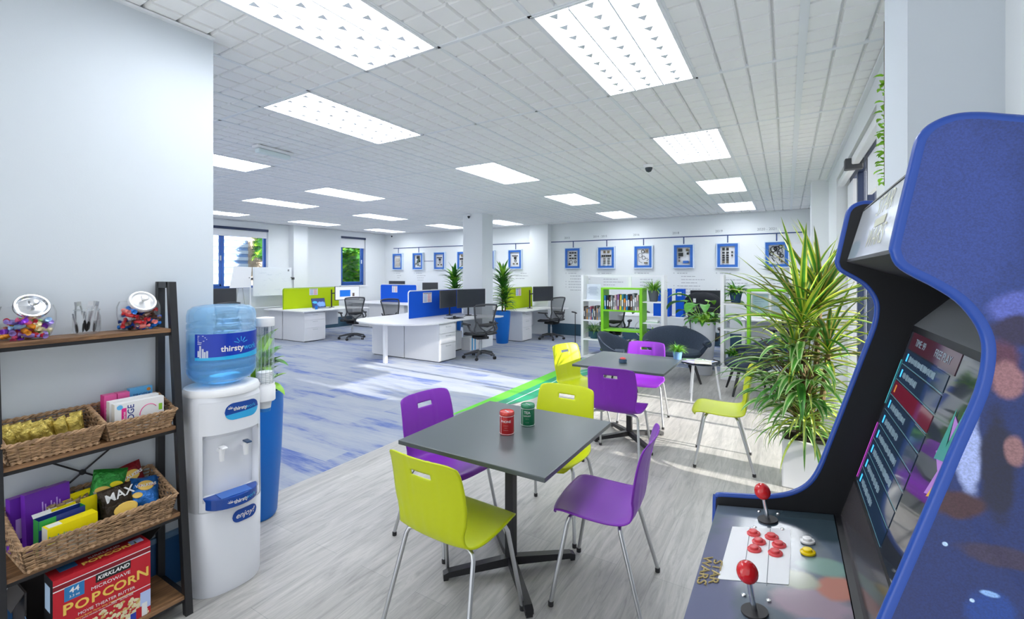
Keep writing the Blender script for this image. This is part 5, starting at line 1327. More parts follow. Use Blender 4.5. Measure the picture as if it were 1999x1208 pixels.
# tall blue planters with dracaena by the column
def dracaena(b, x, y, z0, z1, n, L, w, seed, el=(.1, 1.2)):
    rnd = random.Random(seed)
    for k in range(n):
        f = k / n; z = z0 + (z1 - z0) * f; az = k * 2.4 + rnd.uniform(-.3, .3)
        b.mat(rnd.choice((0, 0, 1, 2))).leaf((x, y, z), az, el[0] + (el[1] - el[0]) * f * rnd.uniform(.6, 1.2), L * rnd.uniform(.75, 1.15), w * rnd.uniform(.8, 1.2), rnd.uniform(.5, 1.3) * (1.2 - .7 * f), 5, fold=.18)
def col_plant(label, x, y, sc, seed):
    t = thing('tall_planter', label, 'planter', (x, y, 0), 0, 'tall blue planters')
    MB().lathe([(.13, 0), (.14, .02), (.175, .45), (.19, .65), (.185, .74), (.17, .74), (.168, .68), (.001, .68)], 32).build('pot', M['bluepot'], t, smooth=True, sharp=50)
    MB().lathe([(.001, .70), (.168, .69)], 20, cap=False).build('soil', M['soil'], t)
    MB().tube([(0, 0, .68), (.01, 0, 1.5)], .02, 8).tube([(.05, .04, .68), (.05, .05, 1.2)], .016, 8).build('stem', M['stem'], t)
    b = MB(); dracaena(b, 0.01, 0, .84, 1.45, 80, .32 * sc, .065, seed, (.2, .9)); dracaena(b, .05, .05, .80, 1.2, 50, .28 * sc, .055, seed + 1); dracaena(b, .01, 0, 1.42, 1.55, 30, .42, .07, seed + 2, (.25, 1.3))
    b.build('foliage', [M['leaf'], M['leaf_light'], M['leaf_dark']], t, smooth=True)
    return t
col_plant('tall blue planter with a leafy dracaena right of the column', -5.62, 8.88, 1.1, 5)
col_plant('tall dracaena rising behind the near blue screen, left of the column', -6.85, 8.65, 1.0, 15)
# ------------------------------------------------------------------ shelving dividers
def shelving(name, label, x0, x1, y, d, h, gx0, gx1, gz, levels, gl, plinth=None, ups=None):
    """x0..x1 white frame; lime frame gx0..gx1 up to gz"""
    t = thing(name, label, 'bookcase', (x0, y, 0))
    W = x1 - x0; a = gx0 - x0; c = gx1 - x0
    for x in (0, W - .05): MB().bx(x, x + .05, 0, d, 0, h).build('upright', M['white2'], t, bevel=.003)
    b = MB().bx(.05, W - .05, d - .03, d, h - .03, h).bx(.55 * W, .55 * W + .05, d - .03, d, gz + .001, h - .03); b.build('top_rail', M['white2'], t)
    for z in levels:
        MB().bx(.05, a, 0, d, z - .025, z).build('shelf', M['white2'], t)
        if c < W - .06: MB().bx(c, W - .05, 0, d, z - .02, z).build('shelf', M['white2'], t)
    MB().bx(.05, W - .05, 0, d, 0, .03).build('bottom_board', M['white2'], t)
    g = MB().bx(a, a + .05, -.03, d + .02, gl[0] - .03, gz - .03).bx(c - .05, c, -.03, d + .02, gl[0] - .03, gz - .03).bx(a, c, -.03, d + .02, gz - .03, gz)
    g.build('lime_frame', M['greenframe'], t, bevel=.003)
    for z in gl: MB().bx(a + .05, c - .05, -.03, d + .02, z - .03, z).build('lime_shelf', M['greenframe'], t)
    return t
SX, SY = -3.38, 8.16
shelving('bookshelf', 'white open bookshelf with a lime frame holding books', SX, -1.83, SY, .27, 1.57, -2.97, -2.20, 1.34, [1.10, .725, .36], [.20, .57, .935])
def books(x0, x1, y, z, hmin, hmax, n, seed, where, group, cols, d=.2):
    rnd = random.Random(seed); w = (x1 - x0) / n; x = x0; proto = None; mats_ = {}
    for k in range(n):
        cn = cols[(k * 7 + seed) % len(cols)]; 
        if cn not in mats_: mats_[cn] = mat('book_' + cn[0].replace(' ', '_') + group.split()[-1], cn[1], .5)
        ww = w * rnd.uniform(.72, .96); hh = rnd.uniform(hmin, hmax); dd = rnd.uniform(d * .8, d)
        t = thing('book', f'{cn[0]} book, {ORD[k] if k < 16 else "last"} from the left {where}', 'book', (x + w / 2, y, z), 0, group)
        t.rotation_euler = (0, rnd.choice((0, 0, 0, .05, -.04)), 0)
        MB().bx(-ww / 2, ww / 2, 0, .003, 0, hh).bx(-ww / 2, -ww / 2 + .0025, 0, dd, 0, hh).bx(ww / 2 - .0025, ww / 2, 0, dd, 0, hh).build('cover', mats_[cn], t)
        MB().bx(-ww / 2 + .0025, ww / 2 - .0025, .003, dd - .004, .004, hh - .005).build('page_block', M['paper'], t)
        MB().bx(-ww / 2 * .6, ww / 2 * .6, -.0006, 0, hh * .25, hh * .65).build('spine_title', M['paper'] if sum(cn[1]) < .9 else M['ink'], t)
        x += w
BC = [('black', (.015, .015, .02)), ('white', (.75, .75, .75)), ('yellow', (.75, .6, .02)), ('blue', (.03, .25, .6)), ('grey', (.25, .27, .3)), ('purple', (.3, .12, .4)), ('orange', (.75, .25, .03)), ('brown', (.15, .07, .04)), ('pale pink', (.75, .5, .55)), ('teal', (.03, .25, .3))]
BC2 = [('pink', (.7, .15, .25)), ('white', (.75, .75, .75)), ('pale blue', (.4, .5, .7)), ('orange', (.7, .3, .05)), ('grey', (.3, .3, .33)), ('dark brown', (.08, .05, .04)), ('cream', (.7, .66, .55)), ('blue', (.05, .15, .4))]
books(-2.91, -2.26, SY - .01, .935, .20, .31, 16, 3, 'in the lime bookshelf frame', 'books in the lime frame', BC)
books(-3.32, -2.99, SY + .01, .725, .19, .27, 13, 5, 'on the white shelf left of the lime frame', 'books on the left white shelf', BC2)
books(-2.88, -2.30, SY - .01, .20, .15, .24, 11, 8, 'at the bottom of the lime bookshelf frame', 'books at the bottom of the lime frame', BC)
t = thing('poster_card', 'printed sheet leaning on the top left of the white bookshelf', 'poster', (-3.16, SY + .10, 1.10))
MB().box((0, 0, .15), (.28, .004, .30), Matrix.Rotation(-.08, 3, 'X')).build('card', mat('poster_print', (.62, .68, .78), .4), t)
b = MB()
for k in range(11): b.box((-.01 + (k % 3) * .006, -.006, .05 + k * .02), (.2 - (k % 4) * .02, .002, .006), Matrix.Rotation(-.08, 3, 'X'))
b.build('printed_lines', mat('poster_lines', (.3, .36, .5), .6), t)
pgry = mat('pot_grey', (.10, .115, .14), .7); pteal = mat('pot_teal', (.02, .08, .12), .6)
SP = dict(n=110, L=.24, w=.013, el=(.2, 1.45), droop=(.7, 2.2), spread=.5, seg=6)
pot_plant('pot_plant', 'bright spider plant in a dark grey pot on the top right of the white bookshelf', (-2.04, SY + .13, 1.10), .065, .10, .20, pgry, dict(SP, n=130, L=.27, w=.016), foliage_mats=[M['leaf_light'], M['leaf_light'], M['leaf']], group='potted plants', seed=31)
pot_plant('pot_plant', 'spider plant in a dark pot on the lower left of the white bookshelf', (-3.16, SY + .13, .36), .07, .10, .14, pteal, SP, foliage_mats=[M['leaf_pale'], M['leaf']], group='potted plants', seed=32)
pot_plant('pot_plant', 'small leafy plant in a dark pot low on the right of the white bookshelf', (-2.07, SY + .12, .36), .06, .085, .12, pteal, dict(n=50, L=.16, w=.05, el=(.2, 1.3), droop=(.5, 1.6), spread=.5), foliage_mats=[M['leaf_light']], group='potted plants', seed=33)
for k in range(2):
    t = thing('folder', ('pale green', 'white')[k] + ' folder lying on the right-hand shelf of the white bookshelf', 'folder', (-2.05, SY + .12, .725 + k * .022)); MB().bx(-.1, .1, -.09, .09, 0, .02).build('cover', (mat('folder_green', (.45, .62, .5), .5), M['paper'])[k], t)
# second divider
RX, RY = -.86, 7.54
t = thing('bookshelf', 'white and lime shelving divider on a white plinth behind the right armchair', 'bookcase', (RX, RY, 0))
MB().bx(0, .05, 0, .25, 0, 1.58).build('upright', M['white2'], t); MB().bx(1.12, 1.16, 0, .25, 0, 1.58).build('upright', M['white2'], t)
MB().bx(0, 1.16, -.02, .28, 0, .19).build('plinth', M['white2'], t, bevel=.004)
MB().bx(.05, 1.12, .22, .25, 1.55, 1.58).build('top_rail', M['white2'], t)
for z in (1.15, .76): MB().bx(.05, .36, 0, .25, z - .022, z).build('shelf', M['white2'], t)
for z in (1.15, .76, .40): MB().bx(.95, 1.12, 0, .25, z - .022, z).build('shelf', M['white2'], t)
MB().bx(.36, .40, -.03, .27, .19, 1.34).bx(.91, .95, -.03, .27, .19, 1.34).bx(.36, .95, -.03, .27, 1.34, 1.37).bx(.40, .91, -.03, .27, .98, 1.02).build('lime_frame', M['greenframe'], t)
for k in range(2):
    q = thing('framed_notice', ('left', 'right')[k] + ' of two pale sheets standing in the lime frame of the divider', 'notice', (RX + .53 + k * .25, RY + .1, 1.02), 0, 'pale sheets in the lime frame')
    MB().bx(-.11, .11, 0, .01, 0, .29).build('frame', M['steel'], q); MB().bx(-.10, .10, -.002, 0, .01, .28).build('sheet', mat('pale_sheet%d' % k, (.42 + .1 * k, .58, .68), .4), q)
    b = MB()
    for j in range(6): b.bx(-.08, .05 - (j % 3) * .02, -.004, -.002, .06 + j * .034, .07 + j * .034)
    b.build('printed_lines', mat('pale_lines%d' % k, (.3, .42, .55), .6), q)
pot_plant('pot_plant', 'leafy plant in a navy and grey pot on the upper shelf of the divider', (RX + .20, RY + .12, 1.15), .06, .09, .16, mat('pot_navy', (.02, .06, .18), .6), dict(n=75, L=.22, w=.04, el=(-.1, 1.4), droop=(.6, 2.0), spread=.5), foliage_mats=[M['leaf'], M['leaf_dark'], M['leaf_light']], group='potted plants', seed=41)
pot_plant('pot_plant', 'low bushy plant on the bottom left shelf of the divider', (RX + .22, RY + .12, .19), .10, .13, .18, pteal, dict(n=120, L=.15, w=.035, el=(.2, 1.3), droop=(.5, 1.6), spread=.9), foliage_mats=[M['leaf'], M['leaf_dark'], M['leaf_light']], group='potted plants', seed=42)
pot_plant('pot_plant', 'plant in a dark pot on the right shelf of the divider', (RX + 1.02, RY + .12, .76), .05, .07, .13, pgry, dict(n=50, L=.10, w=.02, el=(.4, 1.4), droop=(.6, 1.6), spread=.5), foliage_mats=[M['leaf'], M['leaf_dark']], group='potted plants', seed=43)
# back desks behind the dividers
worktop('bench_desk', 'long white desk behind the bookshelf in front of the picture wall', [(-3.05, 9.35), (-.95, 9.35), (-.95, 10.1), (-3.05, 10.1)], [(-3.0, 9.4), (-1.0, 9.4), (-1.0, 10.05)], group='white bench desks')
worktop('bench_desk', 'white desk behind the right-hand divider under the cabled pictures', [(-.75, 9.6), (.28, 9.6), (.28, 10.5), (-.75, 10.5)], [(-.7, 9.65)], group='white bench desks', mod=(-.7, .25, 9.9, 9.93))
for k in range(3):
    t = thing('bin_box', ('tall blue box file left of the two on the back desk', 'tall blue box file right of the two on the back desk', 'blue box behind the dark jacket on the back desk')[k], 'box', (-2.28 + k * .17 + (k == 2) * .1, 9.55, .73), 0, 'blue box files'); MB().bx(-.075, .075, 0, .25, 0, .56 - .0 * k).build('carton', M['bluefelt'], t, bevel=.004)
    MB().bx(-.04, .04, -.002, 0, .42, .50).build('white_label', M['paper'], t)
t = thing('jacket_bag', 'dark bag with white tags slumped beside the blue box files', 'bag', (-1.43, 9.70, .73))
MB().grid(lambda a, c: (.36 * math.cos(2 * PI * a) * math.sin(PI * c) ** .8, .14 * math.sin(2 * PI * a) * math.sin(PI * c) ** .8, .24 - .26 * math.cos(PI * c) + .025 * math.sin(a * 25) * math.sin(PI * c)), 24, 12).build('bag_body', mat('dark_cloth', (.012, .014, .02), .9, bump=.6, bs=20), t, smooth=True)
MB().bx(-.15, -.10, -.152, -.148, .30, .38).bx(-.13, -.09, -.150, -.146, .14, .22).build('tag', M['paper'], t)
monitor('monitor', 'dark monitor back above the bag on the back desk', (-1.40, 9.95, .73), -PI / 2 + .3, .60, .34)
t = tag(MB().tube([(-.16, 0, .0), (-.1, 0, .05), (.1, .03, .055), (.2, .04, .03)], [.02, .028, .026, .012], 8).build('desk_lamp', M['dark'], smooth=True, loc=(-2.62, 9.5, .765)), 'grey desk gadget lying on the long back desk', 'gadget')
t = tag(MB().tube([(-.25, 0, .07), (-.1, .02, .09), (.1, 0, .07), (.25, .03, .06)], [.05, .07, .06, .03], 10).build('bag', M['blackmatt'], smooth=True, loc=(-.45, 8.9, 0)), 'black bag on the floor behind the lime frame', 'bag')
t = tag(MB().tube([(.17 * math.cos(a * PI / 10), 0, .5 + .17 * math.sin(a * PI / 10) * 1.0) for a in range(20)], .008, 6, closed=True).tube([(0, .05, 0), (0, .05, .5)], .01, 6).build('ring_stand', M['white2'], loc=(-2.45, 9.15, 0)), 'white ring stand seen through the lime bookshelf frame', 'stand')

# ------------------------------------------------------------------ armchairs, coffee table, planter
def armchair(label, loc, rz):
    """tub chair, faces +y"""
    t = thing('armchair', label, 'armchair', loc, rz, 'dark grey tub armchairs')
    # shell: angle runs from one arm front round the back to the other arm
    b = MB(); nA, nH = 36, 10
    def pt(a, h, o):
        th = -PI * .08 + (PI * 1.16) * a; c, s_ = math.cos(th), -math.sin(th)   # arm(+x) -> back(-y) -> arm(-x)
        back = max(0, -s_); top = .57 + .18 * back ** 1.2
        r = (.27 + .11 * h ** .8) + o * .022
        z = .36 + (top - .36) * h
        fl = .03 * (h ** 3) * (1 - back * .3)
        return (c * (r + fl + .02), s_ * (r * .88 + fl) - .0, z)
    sec = []
    prof = [(0, 1), (.25, 1), (.5, 1), (.75, 1), (.93, 1), (1.0, .5), (1.02, 0), (1.0, -.6), (.93, -1.1), (.7, -1.6), (.4, -2.0), (.1, -2.2)]
    for j in range(len(prof)):
        for i in range(nA + 1): b.v.append(pt(i / nA, prof[j][0], prof[j][1]))
    W = nA + 1
    for j in range(len(prof) - 1):
        for i in range(nA): a = j * W + i; b.face((a, a + 1, a + W + 1, a + W))
    for e in (0, nA): b.face([j * W + e for j in range(len(prof))] if e else [j * W + e for j in reversed(range(len(prof)))])
    b.build('tub_shell', M['felt'], t, smooth=True, sharp=60)
    for e, sx in ((0.0, 1), (1.0, -1)):
        p = pt(e, .93, 0); MB().tube([(p[0] - sx * .02, p[1] + .02, p[2] - .01), (p[0] - sx * .02, p[1] - .10, p[2] - .015)], .045, 14).build('rolled_arm', M['felt'], t, smooth=True)
    q = MB()
    q.lathe([(.001, .30), (.22, .31), (.30, .36), (.31, .41), (.29, .44), (.001, .455)], 32, (0, .02, 0), sy=.95).build('seat_cushion', M['felt'], t, smooth=True)
    for sx, sy in ((1, 1), (-1, 1), (1, -1), (-1, -1)):
        MB().tube([(sx * .17, sy * .15, .36), (sx * .26, sy * .25, 0)], [.022, .013], 10).build('leg', M['blackmatt'], t, smooth=True)
    return t
ar = armchair('tub armchair left of the others, its back towards the bookshelf', (-1.98, 6.35, 0), -PI / 2 + .05)
dup(ar, (-1.43, 7.18, 0), PI + .38, 'tub armchair facing the viewer in front of the white planter', scale=(1.12, 1.1, 1.02))
dup(ar, (-.42, 6.85, 0), PI / 2 + .25, 'tub armchair on the right, half behind the big plant')
t = thing('coffee_table', 'small round glass coffee table with white legs beside the armchairs', 'table', (-.95, 6.28, 0))
MB().lathe([(.001, .452), (.25, .452), (.255, .456), (.25, .460), (.001, .46)], 48).build('table_top', mat('smoked_top', (.03, .04, .06), .1), t, smooth=True, sharp=30)
for k in range(3):
    a = -1.9 + k * 2 * PI / 3; MB().tube([(.17 * math.cos(a), .17 * math.sin(a), .452), (.235 * math.cos(a), .235 * math.sin(a), 0)], .012, 10).build('leg', M['white2'], t, smooth=True)
mg = [('blue and white', (.04, .2, .6)), ('white', (.8, .8, .82)), ('green patterned', (.2, .45, .15)), ('pale violet', (.5, .45, .65)), ('cream', (.75, .72, .62))]
for k, (nm, c) in enumerate(mg):
    a = k * 1.3; t = thing('magazine', f'{nm} magazine lying on the round coffee table', 'magazine', (-.95 + (.09 if k else 0) * math.cos(a), 6.27 + (.09 if k else 0) * math.sin(a), .4605 + k * .0042), .5 + k * .7, 'magazines on the coffee table')
    MB().bx(-.10, .10, -.14, .14, 0, .004).build('cover', mat('magazine_' + str(k), c, .35), t); 
    b = MB().bx(-.07, .05, .02, .10, .004, .0044).bx(-.08, .08, -.12, -.10, .004, .0044); b.build('cover_print', M['paper'] if k != 1 else M['matblue'], t)
t = thing('white_planter', 'tall white planter with a big glossy-leaved plant behind the armchair', 'planter', (-1.14, 7.80, 0))
MB().lathe([(.125, 0), (.13, .01), (.165, .45), (.19, .84), (.175, .84), (.17, .78), (.001, .78)], 40).build('pot', mat('planter_white', (.72, .75, .82), .35), t, smooth=True, sharp=50)
MB().lathe([(.001, .80), (.172, .79)], 20, cap=False).build('soil', M['soil'], t)
b = MB(); s2 = MB(); rnd = random.Random(77)
def big_leaf(az, el, stemL, L, w, z=.82, d=1.2):
    p0 = Vector((.03 * math.cos(az), .03 * math.sin(az), z)); dr = Vector((math.cos(az) * math.cos(el), math.sin(az) * math.cos(el), math.sin(el)))
    p1 = p0 + dr * stemL; s2.tube([p0, p0.lerp(p1, .5) + Vector((0, 0, .03)), p1], .005, 5); b.mat(rnd.choice((0, 0, 1))).leaf(p1, az + rnd.uniform(-.2, .2), rnd.uniform(-.1, .35), L, w, d, 8, fold=.12)
for az, el, sL, L, w in ((2.9, .9, .40, .40, .25), (3.5, 1.15, .44, .36, .23), (-.25, .85, .46, .36, .24), (.2, .35, .28, .36, .22), (-.5, .3, .3, .36, .20), (2.6, .6, .25, .34, .21), (4.4, 1.0, .36, .32, .22), (1.2, 1.2, .35, .25, .16), (-1.3, 1.1, .33, .26, .15)): big_leaf(az, el, sL, L, w)
for k in range(46): big_leaf(rnd.uniform(0, 6.28), rnd.uniform(.1, 1.2), rnd.uniform(.05, .2), rnd.uniform(.12, .2), rnd.uniform(.06, .10), d=1.6)
b.build('foliage', [M['leaf'], M['leaf_light']], t, smooth=True); s2.build('stem', M['leaf_light'], t)

# ------------------------------------------------------------------ big plants on the right
t = thing('large_planter', 'white planter with big striped dracaena plants beside the arcade cabinet', 'planter', (.12, 4.12, 0))
MB().bx(-.15, .20, -.15, .19, 0, .36).build('pot', M['white2'], t, bevel=.01)
MB().bx(-.135, .185, -.135, .175, .355, .365).build('soil', M['soil'], t)
b = MB(); sm = MB(); rnd = random.Random(9)
def rosette(x, y, z, n, L, w, el, droop, seed, mats3=(0,), two=True, lean=(0, 0)):
    r = random.Random(seed)
    for k in range(n):
        f = k / n; az = k * 2.399 + r.uniform(-.3, .3); e = el[0] + (el[1] - el[0]) * f
        b.mat(r.choice(mats3)); b.leaf((x, y, z - .14 * (1 - f)), az, e + r.uniform(-.15, .15), L * r.uniform(.75, 1.12), w * r.uniform(.8, 1.2), r.uniform(*droop), 8, fold=.2, two=two, twist=r.uniform(-.5, .5))
stems = [(-.02, -.06, 1.28, .0), (.10, .04, 1.40, .1), (.14, -.10, 1.02, .2), (-.10, .06, .98, .3), (-.02, .0, .72, 0)]
for k, (x, y, z, _) in enumerate(stems):
    sm.tube([(x * .3, y * .3, .36), (x * .7, y * .7, z * .6), (x, y, z)], [.022, .02, .016], 8)
rosette(-.02, -.06, 1.32, 52, .72, .040, (.0, 1.4), (.15, .8), 1, (0, 2))
rosette(.10, .04, 1.46, 44, .60, .040, (.1, 1.4), (.15, .8), 2, (0, 2))
rosette(.14, -.10, 1.10, 40, .55, .036, (-.1, 1.2), (.4, 1.3), 3, (0, 2))
rosette(-.06, .06, 1.02, 44, .56, .034, (-.1, 1.2), (.5, 1.4), 4, (0, 2, 4))
rosette(.02, 0, .74, 60, .50, .030, (.0, 1.2), (.9, 2.0), 5, (4, 6))
rosette(.0, -.08, .56, 110, .46, .024, (-.1, 1.2), (1.2, 2.6), 6, (4, 6))
# broad bamboo-like leaves reaching to the left
for k in range(62):
    az = rnd.uniform(2.9, 5.2); z = rnd.uniform(.62, 1.12); r0 = rnd.uniform(.08, .30)
    p0 = (r0 * math.cos(az), r0 * math.sin(az), z); sm.tube([(0, 0, z * .7), p0], .004, 4, caps=False)
    b.mat(6 if k % 4 else 8); b.leaf(p0, az + rnd.uniform(-.5, .5), rnd.uniform(-.1, .7), rnd.uniform(.26, .44), rnd.uniform(.04, .062), rnd.uniform(.7, 1.6), 8, fold=.15, two=True)
b.v = [(min(x, .35), y, z) for x, y, z in b.v]
b.build('foliage', [M['leaf'], M['leaf_yellow'], M['leaf_dark'], M['leaf_red'], M['leaf_yellow'], M['leaf_pale'], M['leaf'], M['leaf_pale'], M['leaf_dark'], M['leaf']], t, smooth=True)
sm.build('stem', M['stem'], t)
t = thing('trailing_plant', 'trailing ivy hanging beside the near right pillar', 'plant', (.432, 3.0, 2.72))
b = MB(); rnd = random.Random(12)
for k in range(3):
    x, y = rnd.uniform(-.02, .03), rnd.uniform(-.04, .04)
    for j in range(26):
        z = -.10 - j * .022; b.leaf((x + rnd.uniform(-.015, .015), y, z), rnd.uniform(0, 6.28), rnd.uniform(-.5, .5), .045, .03, .8, 3)
b.build('foliage', M['leaf_light'], t, smooth=True)
s = MB().tube([(0, 0, -.05), (.0, .0, -.66)], .002, 5).build('stem', M['stem'], t)
MB().tube([(0, 0, -.05), (0, 0, .18)], .002, 5).build('string', M['stem'], t)

# ------------------------------------------------------------------ picture wall
VW = WB
def pic(label, u0, seed, kind, group='blue-mounted display frames'):
    w, h = .45, .55; t = thing('display_frame', label, 'picture', (u0 + w / 2, VW, 1.995), 0, group); d = .07
    b = MB().bx(-w / 2, w / 2, -d, 0, -h / 2, -h / 2 + .022).bx(-w / 2, w / 2, -d, 0, h / 2 - .022, h / 2).bx(-w / 2, -w / 2 + .022, -d, 0, -h / 2 + .022, h / 2 - .022).bx(w / 2 - .022, w / 2, -d, 0, -h / 2 + .022, h / 2 - .022)
    b.build('frame', M['frame'], t, bevel=.003)
    m_ = .06
    b = MB().bx(-w / 2 + .022, w / 2 - .022, -d + .012, -d + .016, -h / 2 + .022, -h / 2 + .022 + m_ * .9).bx(-w / 2 + .022, w / 2 - .022, -d + .012, -d + .016, h / 2 - .022 - m_ * .9, h / 2 - .022)
    b.bx(-w / 2 + .022, -w / 2 + .022 + m_, -d + .012, -d + .016, -h / 2 + .07, h / 2 - .07).bx(w / 2 - .022 - m_, w / 2 - .022, -d + .012, -d + .016, -h / 2 + .07, h / 2 - .07)
    b.build('blue_mount', M['matblue'], t)
    MB().bx(-w / 2 + .02, w / 2 - .02, -.012, -.008, -h / 2 + .02, h / 2 - .02).build('backing', M['paper'], t)
    rnd = random.Random(seed); b = MB(); y = -.04; iw, ih = .125, .18
    ring = lambda x, z, r, q=.006, mi=0: b.mat(mi).tube([(x + r * math.cos(a * PI / 7), y, z + r * 1.1 * math.sin(a * PI / 7)) for a in range(14)], q, 5, closed=True)
    rect = lambda x, z, a, c, mi=0: b.mat(mi).bx(x - a, x + a, y - .012, y + .02, z - c, z + c)
    if kind == 'chips':
        for i in range(3):
            for j in range(3): 
                if rnd.random() < .9: rect(-.07 + i * .07, .14 - j * .07, .022, .02, rnd.choice((0, 0, 1)))
        ring(-.05, -.10, .045); ring(.07, -.09, .028, .008); rect(-.09, -.15, .02, .02)
    elif kind == 'grid':
        for i in (-.05, .05): rect(i, .14, .026, .028, 1)
        for i in range(5): rect(-.10 + i * .05, .045, .016, .024)
        for j in range(4):
            for i in (-.05, .06): rect(i, -.02 - j * .04, .026, .008, rnd.choice((0, 1, 2)))
    elif kind == 'rings':
        ring(-.01, .13, .034, .009); rect(.08, .14, .028, .036, 1); ring(-.07, .04, .045); ring(.01, -.02, .038)
        b.mat(0).tube([(.04, y, -.04), (.1, y, -.03), (.12, y, -.06), (.08, y, -.10)], .006, 5); b.tube([(-.11, y, .0), (-.1, y, -.1), (-.02, y, -.14)], .005, 5); rect(.06, -.14, .04, .016, 1)
    elif kind == 'boards':
        rect(-.07, .14, .045, .035, 0); rect(.08, .14, .028, .028, 1); rect(-.06, .04, .05, .04, 0); ring(-.05, .04, .03, .005, 2); rect(.09, .06, .02, .025); rect(.05, -.13, .06, .028, 3); rect(-.09, -.10, .016, .025, 1); rect(-.09, -.03, .014, .018)
    elif kind == 'pads':
        for i in (-.08, .0): 
            for j, z in enumerate((.14, .06, -.0, -.05, -.10, -.145)): rect(i, z, .024, .028 if j == 0 else .016, 1 if j == 5 else 0)
        rect(.09, .07, .016, .018); rect(.09, .0, .016, .018)
    elif kind == 'cables':
        for x, z, r in ((-.06, .11, .05), (.0, .12, .045), (-.02, .12, .03), (.07, .16, .03), (-.09, .02, .034), (.04, .03, .028), (.09, -.03, .028)): ring(x, z, r, .010)
        b.mat(0).tube([(.09, y, .14), (.1, y, .05), (.04, y, -.04), (-.03, y, -.08), (-.08, y, -.03)], .006, 5).tube([(-.09, y, -.06), (-.04, y, -.14)], .009, 5).tube([(.05, y, -.05), (.05, y, -.13)], .009, 5); rect(.09, -.14, .02, .022, 1)
    elif kind == 'figure':
        rect(.0, .12, .05, .045, 0); rect(.03, .05, .035, .05, 2); rect(-.02, -.02, .025, .05, 2); rect(.06, .0, .02, .03, 0); ring(-.08, -.08, .02, .01, 1); rect(.0, -.12, .015, .03, 2); rect(.08, -.15, .02, .012, 0)
    elif kind == 'photo':
        rect(0, .06, .075, .06, 4); rect(.01, -.08, .08, .06, 4)
    else:
        for i in range(4): rect(-.08 + i * .05, .10, .014, .012, 0)
        rect(0, .04, .03, .03, 0); ring(.01, -.04, .03, .007); rect(-.05, -.12, .018, .02, 1); rect(.06, -.12, .018, .02, 1)
    b.build('mounted_parts', [M['blackmatt'], mat('part_brown', (.16, .12, .07), .5), mat('part_green', (.10, .16, .12), .5), M['matblue'], mat('faded_photo', (.50, .47, .42), .6)], t)
    return t
FU = [(-11.17, 'photo', 'leftmost small frame with a faded picture in the far corner'), (-10.28, 'figure', 'second frame from the far left corner with dark and green parts'), (-9.39, 'figure2', 'third frame from the far left corner, joined to its neighbour by a bar'),
      (-8.48, 'grid', 'frame half hidden left of the column'), (-7.58, 'figure', 'frame half hidden right of the column with a dark pattern'), (-6.68, 'dots', 'frame just left of the pilaster with a small ring of parts')]
GU = [(-4.95, 'chips', 'first frame right of the pilaster with rows of small chips'), (-4.05, 'grid', 'second frame right of the pilaster with a row of five black parts'), (-3.14, 'rings', 'frame with looped wires above the lime bookshelf'),
      (-2.23, 'boards', 'frame with circuit boards and a blue part above the armchairs'), (-1.32, 'pads', 'frame with two columns of small black parts'), (-.40, 'cables', 'rightmost frame with coiled black cables')]
for i, (u, k, l) in enumerate(FU + GU): pic(l, u, i, k)
def rail(label, u0, u1, drops):
    t = thing('timeline_rail', label, 'rail', (0, 0, 0), 0, 'navy timeline rails')
    MB().bx(u0, u1, VW - .008, VW - .001, 2.425, 2.447).build('bar', M['navy'], t)
    for u in drops: MB().bx(u - .012, u + .012, VW - .008, VW - .001, 2.27, 2.425).build('drop', M['navy'], t)
rail('navy timeline rail on the left part of the back wall', -11.17, -5.9, [u + .225 for u, _, _ in FU if u not in (-9.39,)])
rail('navy timeline rail on the right part of the back wall', -5.36, .3, [u + .225 for u, _, _ in GU])
tag(MB().bx(-9.83, -9.39, VW - .008, VW - .001, 1.985, 2.0).build('connecting_bar', M['navy']), 'short navy bar joining the second and third frames', 'rail')
dates = {0: '2013', 1: '2014 - 2015', 2: '2016', 3: '2018', 4: '2019', 5: '2020 - 2021'}
WMx = lambda u, z: frame_matrix((u, VW - .0015, z), (1, 0, 0), (0, 0, 1))
for i, s_ in dates.items(): tag(text('date_lettering', s_, .075, WMx(GU[i][0] + .05, 2.53), M['ink'], None, .0005), 'grey date lettered above the ' + ('first frame right of the pilaster', 'second frame right of the pilaster', 'frame with looped wires', 'frame with circuit boards', 'frame with two columns of parts', 'rightmost frame of cables')[i], 'lettering')
def wall_copy(label, u, rows, seed, z=1.60):
    t = thing('wall_text', label, 'lettering', (u, VW, z), 0, 'small grey captions on the back wall'); rnd = random.Random(seed); b = MB()
    for j, (ind, L) in enumerate(rows):
        zz = -j * .072; x = ind
        if ind < .05: b.lathe([(.012, 0), (.012, .001)], 8, (0, -.002, zz + .012), M=Matrix.Rotation(PI / 2, 3, 'X')); x = .07
        end = x + L
        while x < end: q = rnd.uniform(.03, .10); b.bx(x, min(x + q, end), -.002, -.001, zz, zz + .017); x += q + .014
    b.build('printed_lines', mat('caption_grey', (.46, .48, .52), .8), t)['kind'] = 'stuff'
wall_copy('caption under the first frame right of the pilaster', -4.93, [(0, .22), (.12, .4), (.12, .55), (0, .55), (0, .5), (0, .6), (.12, .4)], 1)
wall_copy('caption under the second frame right of the pilaster', -4.03, [(0, .25), (.12, .32), (.12, .36), (.12, .5), (.12, .3), (.12, .5)], 2)
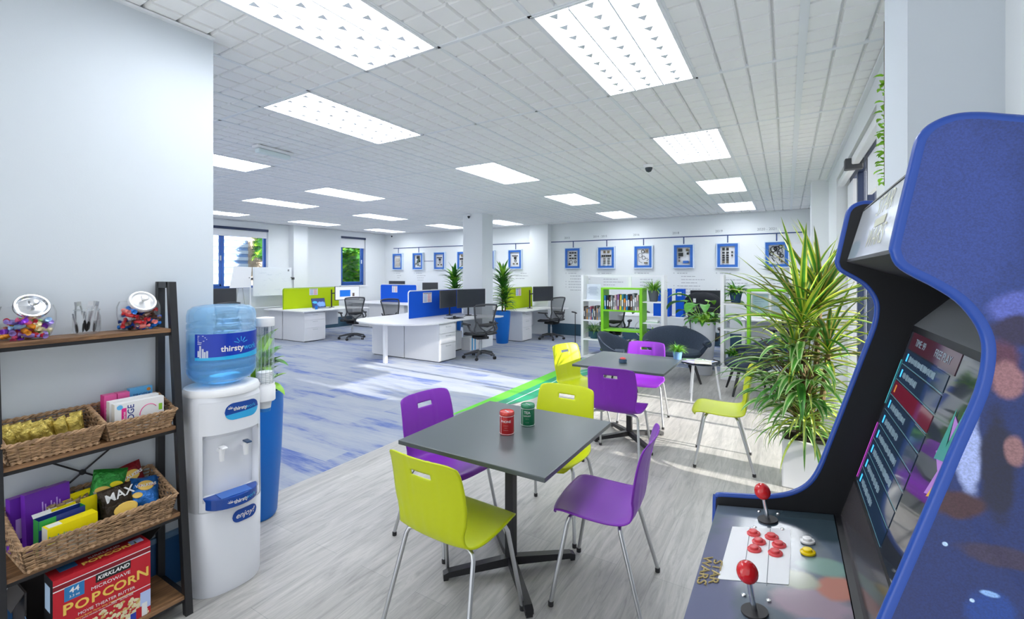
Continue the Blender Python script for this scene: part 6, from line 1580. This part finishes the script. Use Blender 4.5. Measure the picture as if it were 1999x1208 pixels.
wall_copy('caption under the frame with looped wires', -3.12, [(0, .26), (.12, .42), (.12, .3), (.12, .35), (.12, .4)], 3)
wall_copy('caption under the frame with circuit boards', -2.22, [(0, .22), (.16, .3), (.16, .5), (.16, .34), (0, .5), (0, .5), (0, .45), (.10, .4)], 4)
wall_copy('caption under the frame with two columns of parts', -1.32, [(0, .22), (.1, .15), (.16, .34), (.16, .45), (.3, .2), (0, .2), (0, .25)], 5)
wall_copy('caption under the rightmost framed cables', -.40, [(.1, .28), (.16, .2), (.1, .2), (.16, .25), (.16, .3), (0, .3)], 6)
wall_copy('faint caption under the leftmost far frame', -11.14, [(.02, .2), (.12, .2), (.14, .1)], 7)
wall_copy('faint caption under the second far frame', -10.25, [(.02, .26), (.12, .36), (.12, .3), (.14, .25)], 8)
wall_copy('faint caption left of the pilaster', -6.6, [(.3, .2), (.14, .4), (.14, .3)], 9)
# ------------------------------------------------------------------ camera, light
cam = bpy.data.cameras.new('camera'); co = bpy.data.objects.new('camera', cam); COL.objects.link(co)
co.location = (0, 0, 1.6); co.rotation_euler = (PI / 2, 0, 0.543)
cam.sensor_width = 36; cam.lens = 888 / 1999 * 36; cam.shift_y = -(604 - 534) / 1999; cam.clip_start = .05; cam.clip_end = 200
SC.camera = co
w = bpy.data.worlds.new('sky'); SC.world = w; w.use_nodes = True
bg = w.node_tree.nodes['Background']; bg.inputs[0].default_value = (0.90, 0.95, 1.0, 1); bg.inputs[1].default_value = 0.95
sun = bpy.data.lights.new('sun', 'SUN'); sun.energy = 11; sun.angle = .012; sun.color = (1, .95, .86)
so = bpy.data.objects.new('sun', sun); COL.objects.link(so)
so.rotation_euler = Vector((-1, 0.06, -math.tan(math.radians(20.5)))).to_track_quat('-Z', 'Y').to_euler()
SC.view_settings.view_transform = 'Standard'
SC.view_settings.look = 'None'
SC.view_settings.exposure = 0.42
SC.view_settings.gamma = 1.04
try:
    SC.cycles.use_denoising = True
    SC.cycles.max_bounces = 8; SC.cycles.diffuse_bounces = 4; SC.cycles.transparent_max_bounces = 16
    SC.cycles.sample_clamp_indirect = 6
except Exception: pass
